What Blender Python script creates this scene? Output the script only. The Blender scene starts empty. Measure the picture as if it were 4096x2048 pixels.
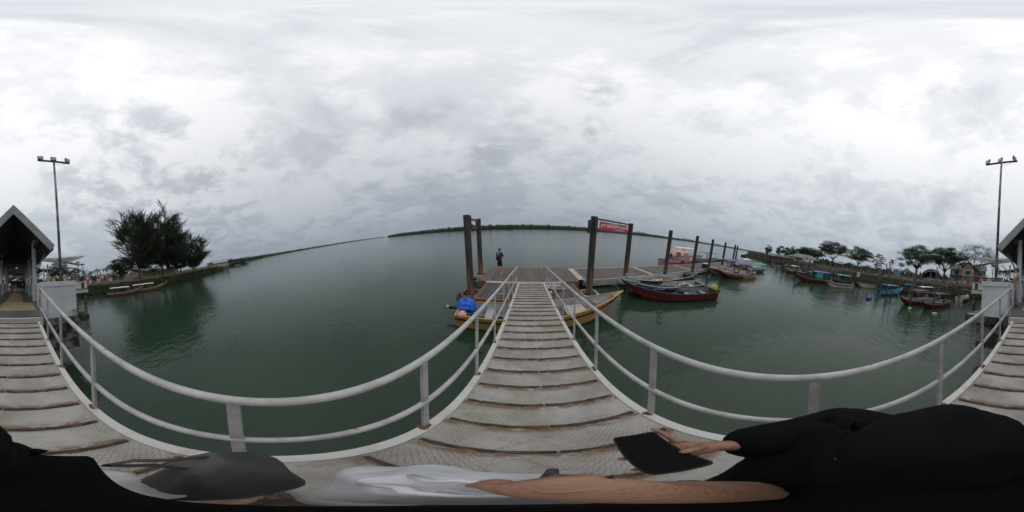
import bpy, bmesh, math, random
from mathutils import Vector, Matrix, noise
random.seed(7)
SC = bpy.context.scene
COL = SC.collection
R = math.radians
V = Vector

# ------------------------------------------------------------------ camera
CZ = 3.7                                            # lens height above the water
cam_d = bpy.data.cameras.new('panorama_camera')
cam_d.type = 'PANO'
try:
    cam_d.cycles.panorama_type = 'EQUIRECTANGULAR'
except Exception:
    cam_d.panorama_type = 'EQUIRECTANGULAR'
cam_d.clip_start = 0.01
cam_d.clip_end = 30000
cam = bpy.data.objects.new('panorama_camera', cam_d)
COL.objects.link(cam)
cam_right = V((0.99429, 0.10612, -0.01099))
cam_fwd = V((-0.10640, 0.97891, -0.17439))
cam_up = V((-0.00775, 0.17457, 0.98461))
Mx = Matrix((cam_right, cam_up, -cam_fwd)).transposed().to_4x4()
Mx.translation = V((0, 0, CZ))
cam.matrix_world = Mx
SC.camera = cam

# ------------------------------------------------------------------ sky, sun, exposure
SUN_AZ, SUN_EL = R(118), R(58)
sun_dir = V((math.sin(SUN_AZ) * math.cos(SUN_EL), math.cos(SUN_AZ) * math.cos(SUN_EL), math.sin(SUN_EL)))
w = bpy.data.worlds.new('World')
SC.world = w
w.use_nodes = True
nt = w.node_tree
nt.nodes.clear()
def N(tree, t, **kw):
    n = tree.nodes.new(t)
    for k, v in kw.items():
        setattr(n, k, v)
    return n
def math_node(tree, op, a, b=None, c=None, clamp=False):
    n = N(tree, 'ShaderNodeMath', operation=op)
    n.use_clamp = clamp
    for i, x in enumerate((a, b, c)):
        if x is None:
            continue
        if isinstance(x, (int, float)):
            n.inputs[i].default_value = x
        else:
            tree.links.new(x, n.inputs[i])
    return n.outputs[0]
def mix_col(tree, fac, a, b, blend='MIX'):
    n = N(tree, 'ShaderNodeMix', data_type='RGBA', blend_type=blend)
    for i, x in ((0, fac), (6, a), (7, b)):
        if isinstance(x, (int, float)):
            n.inputs[i].default_value = x
        elif isinstance(x, (tuple, list)):
            n.inputs[i].default_value = (*x[:3], 1)
        else:
            tree.links.new(x, n.inputs[i])
    return n.outputs[2]
def ramp(tree, x, lo, hi):
    n = N(tree, 'ShaderNodeMapRange', interpolation_type='SMOOTHSTEP')
    tree.links.new(x, n.inputs[0])
    n.inputs[1].default_value = lo
    n.inputs[2].default_value = hi
    return n.outputs[0]
tc = N(nt, 'ShaderNodeTexCoord')
sep = N(nt, 'ShaderNodeSeparateXYZ')
nt.links.new(tc.outputs['Generated'], sep.inputs[0])
zz = math_node(nt, 'MAXIMUM', sep.outputs[2], 0.0)
den = math_node(nt, 'ADD', zz, 0.26)
px = math_node(nt, 'DIVIDE', sep.outputs[0], den)
py = math_node(nt, 'DIVIDE', sep.outputs[1], den)
comb = N(nt, 'ShaderNodeCombineXYZ')
nt.links.new(px, comb.inputs[0])
nt.links.new(py, comb.inputs[1])
def cloud(scale, detail, rough, dist, off):
    mp = N(nt, 'ShaderNodeMapping')
    mp.inputs['Location'].default_value = off
    nt.links.new(comb.outputs[0], mp.inputs[0])
    n = N(nt, 'ShaderNodeTexNoise', noise_dimensions='3D')
    n.inputs['Scale'].default_value = scale
    n.inputs['Detail'].default_value = detail
    n.inputs['Roughness'].default_value = rough
    n.inputs['Distortion'].default_value = dist
    nt.links.new(mp.outputs[0], n.inputs['Vector'])
    return n.outputs[0]
c_big = cloud(0.75, 5, 0.55, 0.6, (3.1, 1.7, 0.2))
c_mid = cloud(2.3, 9, 0.62, 0.35, (1.3, 8.2, 2.2))
c_sml = cloud(5.5, 7, 0.66, 0.2, (7.3, 4.2, 5.2))
thick = math_node(nt, 'ADD', math_node(nt, 'MULTIPLY', c_big, 0.40), math_node(nt, 'ADD', math_node(nt, 'MULTIPLY', c_mid, 0.34), math_node(nt, 'MULTIPLY', c_sml, 0.26)))
shade = ramp(nt, thick, 0.45, 0.555)                          # 0 thin and bright, 1 thick and grey
wisps = math_node(nt, 'MULTIPLY', ramp(nt, c_mid, 0.53, 0.68), ramp(nt, c_big, 0.44, 0.58))
elev = math_node(nt, 'POWER', zz, 0.80)
base = mix_col(nt, elev, (0.315, 0.368, 0.430), (1.12, 1.12, 1.13))
grey = mix_col(nt, elev, (0.235, 0.285, 0.350), (0.80, 0.825, 0.87))
colr = mix_col(nt, math_node(nt, 'MULTIPLY', shade, 0.72), base, grey)
pd = N(nt, 'ShaderNodeVectorMath', operation='DOT_PRODUCT')
nt.links.new(tc.outputs['Generated'], pd.inputs[0])
pd.inputs[1].default_value = (math.sin(R(-128)) * math.cos(R(30)), math.cos(R(-128)) * math.cos(R(30)), math.sin(R(30)))
bank = math_node(nt, 'MULTIPLY', ramp(nt, pd.outputs['Value'], 0.74, 0.95), ramp(nt, math_node(nt, 'ADD', math_node(nt, 'MULTIPLY', c_mid, .6), math_node(nt, 'MULTIPLY', c_sml, .4)), 0.44, 0.60))
for (az_, el_, c0, c1) in ((18.5, 48.7, 0.9930, 0.9992), (-13.5, 25.6, 0.9900, 0.9990), (18.3, 33.2, 0.9985, 0.9998)):     # small dark clouds over the river
    p2_ = N(nt, 'ShaderNodeVectorMath', operation='DOT_PRODUCT')
    nt.links.new(tc.outputs['Generated'], p2_.inputs[0])
    p2_.inputs[1].default_value = (math.sin(R(az_)) * math.cos(R(el_)), math.cos(R(az_)) * math.cos(R(el_)), math.sin(R(el_)))
    wisps = math_node(nt, 'MAXIMUM', wisps, math_node(nt, 'MULTIPLY', ramp(nt, p2_.outputs['Value'], c0, c1), ramp(nt, math_node(nt, "ADD", math_node(nt, "MULTIPLY", c_mid, .5), math_node(nt, "MULTIPLY", c_sml, .5)), 0.40, 0.54)))
wisps = math_node(nt, 'MAXIMUM', wisps, bank)                      # the broken grey bank behind the left grove
colr = mix_col(nt, math_node(nt, 'MULTIPLY', wisps, 0.72), colr, mix_col(nt, elev, (0.26, 0.30, 0.36), (0.62, 0.65, 0.71)))
dot = N(nt, 'ShaderNodeVectorMath', operation='DOT_PRODUCT')
nt.links.new(tc.outputs['Generated'], dot.inputs[0])
dot.inputs[1].default_value = (math.sin(R(130)) , math.cos(R(130)), 0.55)
glow = ramp(nt, dot.outputs['Value'], -0.95, 1.15)                # the veiled sun brightens the cloud on its side
colr = mix_col(nt, 1.0, colr, mix_col(nt, glow, (0.90, 0.90, 0.91), (1.09, 1.085, 1.075)), 'MULTIPLY')
sky = N(nt, 'ShaderNodeTexSky', sky_type='NISHITA', sun_disc=False)
sky.sun_elevation = SUN_EL
sky.sun_rotation = SUN_AZ
bg_sky = N(nt, 'ShaderNodeBackground')
nt.links.new(sky.outputs[0], bg_sky.inputs[0])
bg_sky.inputs[1].default_value = 0.08
bg_cl = N(nt, 'ShaderNodeBackground')
nt.links.new(colr, bg_cl.inputs[0])
bg_cl.inputs[1].default_value = 1.0
mixw = N(nt, 'ShaderNodeMixShader')
mixw.inputs[0].default_value = 0.95                             # overcast: cloud covers nearly all of the blue
nt.links.new(bg_sky.outputs[0], mixw.inputs[1])
nt.links.new(bg_cl.outputs[0], mixw.inputs[2])
outw = N(nt, 'ShaderNodeOutputWorld')
nt.links.new(mixw.outputs[0], outw.inputs[0])

sun_d = bpy.data.lights.new('sun', 'SUN')
sun_d.energy = 0.5
sun_d.angle = R(70)
sun_d.color = (1.0, 0.96, 0.90)
sun = bpy.data.objects.new('sun', sun_d)
COL.objects.link(sun)
sun.rotation_euler = sun_dir.to_track_quat('Z', 'Y').to_euler()

SC.view_settings.view_transform = 'Standard'
SC.view_settings.look = 'None'
SC.view_settings.exposure = 0.0
SC.view_settings.gamma = 1.0
SC.view_settings.use_curve_mapping = False
SC.render.engine = 'CYCLES'
SC.cycles.max_bounces = 6
SC.cycles.diffuse_bounces = 3
SC.cycles.glossy_bounces = 3
SC.cycles.transmission_bounces = 2
SC.cycles.sample_clamp_indirect = 4
SC.cycles.use_denoising = True

# ------------------------------------------------------------------ materials
MATS = {}
def mat(name, col, col2=None, scale=4.0, rough=0.6, bump=0.0, bscale=None, metal=0.0, rand=0.0, lo=0.4, hi=0.65, stretch=(1, 1, 1), spec=0.5, detail=6, trans=0.0, coat=0.0, spots=None):
    if name in MATS:
        return MATS[name]
    m = bpy.data.materials.new(name)
    m.use_nodes = True
    t = m.node_tree
    b = t.nodes['Principled BSDF']
    b.inputs['Roughness'].default_value = rough
    b.inputs['Metallic'].default_value = metal
    b.inputs['Specular IOR Level'].default_value = spec
    if coat:
        b.inputs['Coat Weight'].default_value = coat
        b.inputs['Coat Roughness'].default_value = 0.15
    co = N(t, 'ShaderNodeTexCoord')
    mp = N(t, 'ShaderNodeMapping')
    mp.inputs['Scale'].default_value = stretch
    t.links.new(co.outputs['Object'], mp.inputs[0])
    out = None
    if col2 is None:
        col2 = tuple(c * 0.72 for c in col)
    nz = N(t, 'ShaderNodeTexNoise')
    nz.inputs['Scale'].default_value = scale
    nz.inputs['Detail'].default_value = detail
    nz.inputs['Roughness'].default_value = 0.62
    oi = N(t, 'ShaderNodeObjectInfo')
    ad = N(t, 'ShaderNodeVectorMath', operation='ADD')
    t.links.new(mp.outputs[0], ad.inputs[0])
    sc_ = N(t, 'ShaderNodeVectorMath', operation='SCALE')
    cb = N(t, 'ShaderNodeCombineXYZ')
    for i in range(3):
        t.links.new(oi.outputs['Random'], cb.inputs[i])
    t.links.new(cb.outputs[0], sc_.inputs[0])
    sc_.inputs[3].default_value = 37.0
    t.links.new(sc_.outputs[0], ad.inputs[1])
    t.links.new(ad.outputs[0], nz.inputs['Vector'])
    f = ramp(t, nz.outputs[0], lo, hi)
    c = mix_col(t, f, col, col2)
    if spots:
        sc3, ss3, lo3, hi3 = spots
        n3 = N(t, 'ShaderNodeTexNoise')
        n3.inputs['Scale'].default_value = ss3
        n3.inputs['Detail'].default_value = 7
        n3.inputs['Roughness'].default_value = 0.7
        t.links.new(ad.outputs[0], n3.inputs['Vector'])
        c = mix_col(t, math_node(t, 'MULTIPLY', ramp(t, n3.outputs[0], lo3, hi3), 0.8), c, sc3)
    if rand:
        k = math_node(t, 'ADD', math_node(t, 'MULTIPLY', oi.outputs['Random'], 2 * rand), 1 - rand)
        hs = N(t, 'ShaderNodeHueSaturation')
        t.links.new(k, hs.inputs['Value'])
        t.links.new(c, hs.inputs['Color'])
        c = hs.outputs[0]
    t.links.new(c, b.inputs['Base Color'])
    if bump:
        n2 = N(t, 'ShaderNodeTexNoise')
        n2.inputs['Scale'].default_value = bscale or scale * 6
        n2.inputs['Detail'].default_value = 4
        t.links.new(ad.outputs[0], n2.inputs['Vector'])
        bp = N(t, 'ShaderNodeBump')
        bp.inputs['Strength'].default_value = bump
        bp.inputs['Distance'].default_value = 0.02
        t.links.new(n2.outputs[0], bp.inputs['Height'])
        t.links.new(bp.outputs[0], b.inputs['Normal'])
    if trans:
        tr = N(t, 'ShaderNodeBsdfTranslucent')
        t.links.new(c, tr.inputs[0])
        ms = N(t, 'ShaderNodeMixShader')
        ms.inputs[0].default_value = trans
        t.links.new(b.outputs[0], ms.inputs[1])
        t.links.new(tr.outputs[0], ms.inputs[2])
        t.links.new(ms.outputs[0], t.nodes['Material Output'].inputs[0])
    MATS[name] = m
    return m

# ------------------------------------------------------------------ mesh helpers
class MB:
    def __init__(s):
        s.v, s.f, s.m = [], [], []
    def add(s, vs, fs, mi=0):
        o = len(s.v)
        s.v += [tuple(p) for p in vs]
        s.f += [tuple(i + o for i in f) for f in fs]
        s.m += [mi] * len(fs)
        return s
    def box(s, c, d, rot=None, mi=0):
        c = V(c)
        M = rot if rot is not None else Matrix.Identity(3)
        vs = []
        for x in (-.5, .5):
            for y in (-.5, .5):
                for z in (-.5, .5):
                    vs.append(c + M @ V((x * d[0], y * d[1], z * d[2])))
        return s.add(vs, [(0, 1, 3, 2), (4, 6, 7, 5), (0, 4, 5, 1), (2, 3, 7, 6), (0, 2, 6, 4), (1, 5, 7, 3)], mi)
    def bar(s, p0, p1, wd, ht, mi=0, up=(0, 0, 1)):
        p0, p1 = V(p0), V(p1)
        d = p1 - p0
        if d.length < 1e-6:
            return s
        x = d.normalized()
        y = V(up).cross(x)
        if y.length < 1e-4:
            y = V((0, 1, 0)).cross(x)
        y.normalize()
        z = x.cross(y)
        return s.box((p0 + p1) / 2, (d.length, wd, ht), Matrix((x, y, z)).transposed(), mi)
    def tube(s, pts, r, n=8, mi=0, cap=True):
        pts = [V(p) for p in pts]
        rs = r if isinstance(r, (list, tuple)) else [r] * len(pts)
        vs, fs = [], []
        a = None
        for i, p in enumerate(pts):
            d = (pts[min(i + 1, len(pts) - 1)] - pts[max(i - 1, 0)])
            d = d.normalized() if d.length > 1e-9 else V((0, 0, 1))
            if a is None:
                a = d.cross(V((0, 0, 1)) if abs(d.z) < .9 else V((1, 0, 0)))
            else:
                a = a - d * a.dot(d)
                if a.length < 1e-5:
                    a = d.cross(V((0.3, 1, 0.1)))
            a.normalize()
            b = d.cross(a)
            for k in range(n):
                t = 2 * math.pi * k / n
                vs.append(p + (a * math.cos(t) + b * math.sin(t)) * rs[i])
        for i in range(len(pts) - 1):
            for k in range(n):
                k2 = (k + 1) % n
                fs.append((i * n + k, i * n + k2, (i + 1) * n + k2, (i + 1) * n + k))
        if cap:
            fs.append(tuple(range(n - 1, -1, -1)))
            fs.append(tuple((len(pts) - 1) * n + k for k in range(n)))
        return s.add(vs, fs, mi)
    def lathe(s, prof, n=12, c=(0, 0, 0), mi=0, squash=(1, 1)):
        vs, fs = [], []
        for (r, z) in prof:
            for k in range(n):
                t = 2 * math.pi * k / n
                vs.append((c[0] + r * math.cos(t) * squash[0], c[1] + r * math.sin(t) * squash[1], c[2] + z))
        for i in range(len(prof) - 1):
            for k in range(n):
                k2 = (k + 1) % n
                fs.append((i * n + k, i * n + k2, (i + 1) * n + k2, (i + 1) * n + k))
        fs.append(tuple(range(n - 1, -1, -1)))
        fs.append(tuple((len(prof) - 1) * n + k for k in range(n)))
        return s.add(vs, fs, mi)
    def ell(s, c, r, n=10, m=7, rot=None, mi=0, lump=0.0, seed=0.0):
        M = rot if rot is not None else Matrix.Identity(3)
        vs, fs = [], []
        for i in range(m + 1):
            ph = math.pi * i / m
            for k in range(n):
                t = 2 * math.pi * k / n
                d = V((math.sin(ph) * math.cos(t), math.sin(ph) * math.sin(t), math.cos(ph)))
                q = 1 + (lump * noise.noise(d * 1.7 + V((seed, seed * 2, 3))) if lump else 0)
                vs.append(V(c) + M @ V((d.x * r[0] * q, d.y * r[1] * q, d.z * r[2] * q)))
        for i in range(m):
            for k in range(n):
                k2 = (k + 1) % n
                fs.append((i * n + k, (i + 1) * n + k, (i + 1) * n + k2, i * n + k2))
        return s.add(vs, fs, mi)
    def cowl(s, c, r, n=14, m=9, rot=None, mi=0, e=.55):
        M = rot if rot is not None else Matrix.Identity(3)
        f = lambda v: math.copysign(abs(v) ** e, v)
        vs, fs = [], []
        for i in range(m + 1):
            ph = math.pi * i / m
            for k in range(n):
                t = 2 * math.pi * k / n
                tz = f(math.cos(ph))
                vs.append(V(c) + M @ V((f(math.sin(ph) * math.cos(t)) * r[0] * (1 - .12 * tz), f(math.sin(ph) * math.sin(t)) * r[1] * (1 - .18 * tz), tz * r[2])))
        for i in range(m):
            for k in range(n):
                k2 = (k + 1) % n
                fs.append((i * n + k, (i + 1) * n + k, (i + 1) * n + k2, i * n + k2))
        return s.add(vs, fs, mi)
    def torus(s, c, R0, r, nrm=(0, 1, 0), n=18, m=7, mi=0, mi2=None):
        q = V((0, 0, 1)).rotation_difference(V(nrm)).to_matrix()
        vs, fs, ms = [], [], []
        for i in range(n):
            a = 2 * math.pi * i / n
            for k in range(m):
                b = 2 * math.pi * k / m
                vs.append(V(c) + q @ V(((R0 + r * math.cos(b)) * math.cos(a), (R0 + r * math.cos(b)) * math.sin(a), r * math.sin(b))))
        o = len(s.v)
        for i in range(n):
            for k in range(m):
                i2, k2 = (i + 1) % n, (k + 1) % m
                fs.append((i * m + k, i2 * m + k, i2 * m + k2, i * m + k2))
                ms.append(mi2 if (mi2 is not None and i % (n // 4) == 0) else mi)
        s.add(vs, fs)
        s.m[-len(fs):] = ms
        return s
    def extrude(s, poly, z0, z1, mi=0):
        n = len(poly)
        vs = [(p[0], p[1], z0) for p in poly] + [(p[0], p[1], z1) for p in poly]
        fs = [tuple(range(n - 1, -1, -1)), tuple(range(n, 2 * n))]
        fs += [(i, (i + 1) % n, n + (i + 1) % n, n + i) for i in range(n)]
        return s.add(vs, fs, mi)
    def slab(s, quad, th, mi=0):
        """a thick panel on four points, thickness along -normal"""
        q = [V(p) for p in quad]
        nr = (q[1] - q[0]).cross(q[2] - q[0]).normalized()
        vs = q + [p - nr * th for p in q]
        n = len(q)
        fs = [tuple(range(n)), tuple(range(2 * n - 1, n - 1, -1))] + [(i, n + i, n + (i + 1) % n, (i + 1) % n) for i in range(n)]
        return s.add(vs, fs, mi)
    def mesh(s, name, mats, smooth=False):
        me = bpy.data.meshes.new(name)
        me.from_pydata(s.v, [], s.f)
        for m in (mats if isinstance(mats, (list, tuple)) else [mats]):
            me.materials.append(m)
        if len(me.materials) > 1:
            me.polygons.foreach_set('material_index', s.m)
        if smooth:
            me.polygons.foreach_set('use_smooth', [True] * len(me.polygons))
        me.update()
        return me
    def build(s, name, mats, parent=None, smooth=False, loc=None):
        return obj(name, s.mesh(name, mats, smooth), parent, loc)

def obj(name, me, parent=None, loc=None, rot=None):
    o = bpy.data.objects.new(name, me)
    COL.objects.link(o)
    if parent is not None:
        o.parent = parent
    if loc is not None:
        o.location = loc
    if rot is not None:
        o.rotation_euler = rot
    return o
def tag(o, label=None, cat=None, group=None, kind=None):
    if label: o['label'] = label
    if cat: o['category'] = cat
    if group: o['group'] = group
    if kind: o['kind'] = kind
    return o
def thing(name, label, cat, loc=(0, 0, 0), rz=0.0, group=None, rot=None):
    o = bpy.data.objects.new(name, None)
    COL.objects.link(o)
    o.location = loc
    o.rotation_euler = rot if rot is not None else (0, 0, rz)
    o.empty_display_size = 0.2
    return tag(o, label, cat, group)
def copy_tree(o, parent=None):
    c = o.copy()
    COL.objects.link(c)
    c.parent = parent
    for ch in o.children:
        copy_tree(ch, c)
    return c

M_WHITE = mat('white_paint', (0.50, 0.50, 0.49), (0.40, 0.40, 0.38), 3, 0.55)
M_WALLW = mat('white_wall', (0.60, 0.605, 0.61), (0.49, 0.495, 0.49), 1.2, 0.7, 0.05, spots=((0.22, 0.20, 0.17), 3.0, 0.64, 0.78))
M_RAIL = mat('rail_paint', (0.40, 0.395, 0.385), (0.30, 0.295, 0.285), 5, 0.5, 0.12, 45, spots=((0.17, 0.09, 0.045), 6.5, 0.62, 0.69))
M_RUST = mat('rust', (0.16, 0.060, 0.025), (0.07, 0.035, 0.02), 14, 0.9, 0.3)
M_CLEAT = mat('worn_timber_cleat', (0.115, 0.075, 0.05), (0.028, 0.018, 0.013), 9, 0.85, 0.5, 50, stretch=(1, 4, 4), lo=0.35, hi=0.6)
M_CLEATE = mat('cleat_weld', (0.26, 0.20, 0.14), (0.13, 0.07, 0.035), 16, 0.8, 0.3)
M_PLANK = mat('weathered_plank', (0.120, 0.096, 0.084), (0.066, 0.051, 0.044), 2.5, 0.75, 0.3, 30, rand=0.18, stretch=(5, 0.6, 5))
M_PLANKD = mat('damp_plank', (0.076, 0.062, 0.056), (0.040, 0.033, 0.029), 2.5, 0.62, 0.3, 30, rand=0.16, stretch=(5, 0.6, 5))
M_STEELG = mat('galvanised_steel', (0.30, 0.31, 0.31), (0.21, 0.20, 0.18), 2.5, 0.55, 0.05)
M_STEELD = mat('dark_steel', (0.045, 0.043, 0.045), (0.028, 0.026, 0.026), 4, 0.55)
M_BLACK = mat('black_rubber', (0.012, 0.012, 0.013), (0.02, 0.02, 0.02), 8, 0.6)
M_ROPE = mat('rope', (0.30, 0.26, 0.19), (0.20, 0.17, 0.12), 40, 0.9, 0.3)
M_SKIN = mat('skin', (0.36, 0.185, 0.115), (0.30, 0.15, 0.09), 12, 0.5)
M_SKINP = mat('skin_pale', (0.46, 0.26, 0.185), (0.40, 0.21, 0.14), 12, 0.5)
M_HAIR = mat('hair', (0.010, 0.009, 0.009), (0.018, 0.016, 0.015), 30, 0.5, 0.5)
M_GLASS = mat('dark_glass', (0.012, 0.014, 0.017), (0.02, 0.023, 0.026), 2, 0.12)
# ------------------------------------------------------------------ water and terrain
def water_mat():
    m = bpy.data.materials.new('river_water')
    m.use_nodes = True
    t = m.node_tree
    b = t.nodes['Principled BSDF']
    b.inputs['IOR'].default_value = 1.333
    b.inputs['Specular IOR Level'].default_value = 0.5
    co = N(t, 'ShaderNodeTexCoord')
    def nz(scale, st, detail, dist=0.0):
        mp = N(t, 'ShaderNodeMapping')
        mp.inputs['Scale'].default_value = st
        mp.inputs['Rotation'].default_value = (0, 0, R(14))
        t.links.new(co.outputs['Object'], mp.inputs[0])
        n = N(t, 'ShaderNodeTexNoise')
        n.inputs['Scale'].default_value = scale
        n.inputs['Detail'].default_value = detail
        n.inputs['Roughness'].default_value = 0.55
        n.inputs['Distortion'].default_value = dist
        t.links.new(mp.outputs[0], n.inputs['Vector'])
        return n.outputs[0]
    patch = nz(0.02, (1, 2.2, 1), 3)
    c = mix_col(t, ramp(t, patch, 0.35, 0.7), (0.0170, 0.0362, 0.0208), (0.0215, 0.0418, 0.0258))
    t.links.new(c, b.inputs['Base Color'])
    b.inputs['Roughness'].default_value = 0.08
    h = math_node(t, 'ADD', math_node(t, 'MULTIPLY', nz(1.7, (1, 1.6, 1), 3, 0.3), 1.0), math_node(t, 'MULTIPLY', nz(5.5, (1, 1.4, 1), 2, 0.2), 0.22))
    h = math_node(t, 'ADD', h, math_node(t, 'MULTIPLY', nz(0.32, (1, 1.8, 1), 2), 1.7))
    bp = N(t, 'ShaderNodeBump')
    bp.inputs['Strength'].default_value = 0.55
    bp.inputs['Distance'].default_value = 0.045
    t.links.new(h, bp.inputs['Height'])
    t.links.new(bp.outputs[0], b.inputs['Normal'])
    return m
o = MB().add([(-9000, -9000, 0), (9000, -9000, 0), (9000, 9000, 0), (-9000, 9000, 0)], [(0, 1, 2, 3)]).build('water', water_mat())
tag(o, kind='structure')

M_GRASS = mat('rough_grass', (0.052, 0.072, 0.022), (0.075, 0.078, 0.032), 0.35, 0.95, 0.6, 6)
M_MUD = mat('muddy_bank', (0.060, 0.050, 0.036), (0.035, 0.034, 0.022), 0.8, 0.9, 0.6, 5)
SH_R = [(160, 40), (112, 27), (98, 14), (88, 6), (74, 0), (66, -6), (67, -13), (57, -19.5), (49, -23.5), (40, -27.5), (29, -31), (23, -35), (18, -37.5), (12, -39.5)]
SH_L = [(-14, -40), (-22, -38), (-27, -35.5), (-32, -33), (-38, -30.5), (-48, -30), (-60, -30.2), (-76, -30.5), (-96, -32), (-118, -33), (-134, -37), (-170, -60), (-260, -80), (-420, -70)]
shore = SH_R + SH_L
def land():
    m = MB()
    ring0 = [(x, y, -0.4) for x, y in shore]
    def inward(k, d):
        a = V(shore[max(k - 1, 0)]); b = V(shore[min(k + 1, len(shore) - 1)])
        t = (b - a).normalized()
        n = V((t.y, -t.x)) if V((t.y, -t.x)).y < 0.3 else V((-t.y, t.x))
        if n.dot(V(shore[k])) < 0: n = -n
        return V(shore[k]) + n * d
    rings = [ring0]
    for d, z in ((1.6, 0.55), (3.0, 1.25), (4.4, 2.3), (7.5, 2.62), (16, 2.75)):
        rings.append([(*inward(k, d), z + 0.18 * math.sin(k * 2.3 + d)) for k in range(len(shore))])
    far = []
    for k, (x, y) in enumerate(shore):
        d = V((x, y - 20)).normalized()
        far.append((x + d.x * 900, y + d.y * 900 - 150, 3.4))
    rings.append(far)
    n = len(shore)
    for r in rings:
        m.v += r
    for i in range(len(rings) - 1):
        for k in range(n - 1):
            m.f.append((i * n + k, i * n + k + 1, (i + 1) * n + k + 1, (i + 1) * n + k))
            m.m.append(1 if i < 3 else 0)
    return m
tag(land().build('ground', [M_GRASS, M_MUD], smooth=True), kind='structure')

# ------------------------------------------------------------------ far wooded shores
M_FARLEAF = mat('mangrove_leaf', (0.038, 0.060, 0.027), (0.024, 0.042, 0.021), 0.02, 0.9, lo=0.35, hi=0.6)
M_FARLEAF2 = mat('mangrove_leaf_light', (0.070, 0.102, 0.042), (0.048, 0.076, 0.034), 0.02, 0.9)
def shore_band(name, label, az0, az1, Dfn, hfn, depth, dens, seed):
    rnd = random.Random(seed)
    m = MB()
    def top(a):
        return 0.76 + 0.20 * noise.noise(V((a * .7, seed + 2, 0))) + 0.32 * noise.noise(V((a * 2.3, seed + 5, 0))) + 0.26 * noise.noise(V((a * 9.0, seed + 9, 0)))
    # solid heart of the wood
    n = max(8, int((az1 - az0) * 9))
    rows = []
    for i in range(n + 1):
        a = az0 + (az1 - az0) * i / n
        D, h = Dfn(a), hfn(a)
        c, s_ = math.cos(R(a)), math.sin(R(a))
        j = top(a)
        w1, w2 = noise.noise(V((a * 11, seed, 1))), noise.noise(V((a * 13, seed, 4)))
        r_ = []
        for (dd, zz_) in ((0.05, -.03), (.0 + .25 * w1, .30), (.25 + .3 * w2, .62), (.75 + .4 * w1, .93), (2.2, .80)):
            d = D + dd * h
            r_.append((s_ * d, c * d, h * zz_ * j if zz_ > 0 else -.3))
        rows.append(r_)
    for r in rows: m.v += r
    for i in range(n):
        for k in range(4):
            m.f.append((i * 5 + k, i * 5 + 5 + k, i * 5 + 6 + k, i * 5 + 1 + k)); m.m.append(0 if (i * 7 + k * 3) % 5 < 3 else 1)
    cnt = int((az1 - az0) * dens * 4.5)
    for i in range(cnt):
        a = rnd.uniform(az0, az1)
        D, h = Dfn(a), hfn(a)
        j = top(a)
        u = rnd.random() ** .75
        z = h * j * (0.05 + .96 * u) + h * rnd.gauss(0, .012)
        d = D + h * (.02 + .70 * max(0, u - .35) * 1.5) + rnd.uniform(-.18, .05) * h
        p = V((math.sin(R(a)) * d, math.cos(R(a)) * d, max(.1, z)))
        s_ = h * rnd.uniform(.025, .062)
        ax = V((rnd.gauss(0, 1), rnd.gauss(0, 1), rnd.gauss(0, .55))).normalized()
        bx = ax.cross(V((rnd.gauss(0, 1), rnd.gauss(0, 1), rnd.gauss(0, 1)))).normalized()
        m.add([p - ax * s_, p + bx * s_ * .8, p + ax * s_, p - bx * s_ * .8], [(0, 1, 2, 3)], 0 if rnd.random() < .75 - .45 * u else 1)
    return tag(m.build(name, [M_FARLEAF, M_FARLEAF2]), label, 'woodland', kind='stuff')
def lerp(tab):
    def f(a):
        for (a0, v0), (a1, v1) in zip(tab, tab[1:]):
            if a0 <= a <= a1:
                return v0 + (v1 - v0) * (a - a0) / (a1 - a0)
        return tab[0][1] if a < tab[0][0] else tab[-1][1]
    return f
shore_band('mangrove_shore', 'long dark green mangrove shore across the river behind the pontoon', -49.5, 84,
           lerp([(-49.5, 640), (-36, 540), (-20, 430), (0, 430), (20, 520), (45, 800), (70, 1500), (84, 1500)]),
           lerp([(-49.5, 9), (-46, 13), (-20, 14.5), (10, 14), (84, 13.5)]), 60, 90, 3)
shore_band('mangrove_spit', 'thin low mangrove spit on the left horizon', -94.5, -50.5,
           lerp([(-93, 620), (-80, 1000), (-60, 1700), (-50.5, 2600)]), lerp([(-93, 13.5), (-50.5, 13)]), 60, 55, 11)
shore_band('mangrove_bank', 'mangrove bank beyond the riverside shed on the left', -108, -93.4,
           lerp([(-108, 230), (-100, 300), (-93.4, 560)]), lerp([(-108, 10.5), (-100, 10), (-93.4, 12)]), 40, 160, 17)
# blue hills far behind the mangroves
M_HILL = mat('forest_hill', (0.045, 0.07, 0.05), (0.03, 0.05, 0.04), 0.002, 0.95)
def hills():
    m = MB()
    for ci, (az, wd, h, D) in enumerate([(38.5, 5.0, 210, 9000), (33.4, 2.6, 330, 9600), (55.0, 4.5, 165, 9000), (65.5, 3.5, 120, 9000), (71, 8, 80, 8500)]):
        n = 26
        vs = []
        for i in range(n + 1):
            a = az + wd * (i / n - .5) * 2
            hh = h * (max(0, math.sin(math.pi * i / n)) ** 1.3) * (0.78 + .35 * noise.noise(V((i * .33, ci * 7, 0))))
            for (dd, q) in ((0, -.02), (.04, .45), (.10, 1.0), (.22, .3), (.34, -.02)):
                d = D * (1 + dd)
                vs.append((math.sin(R(a)) * d, math.cos(R(a)) * d, max(hh * q, -5)))
        m.add(vs, [(i * 5 + k, i * 5 + 5 + k, i * 5 + 6 + k, i * 5 + 1 + k) for i in range(n) for k in range(4)])
    return m
tag(hills().build('hills', M_HILL, smooth=True), kind='structure')
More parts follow.
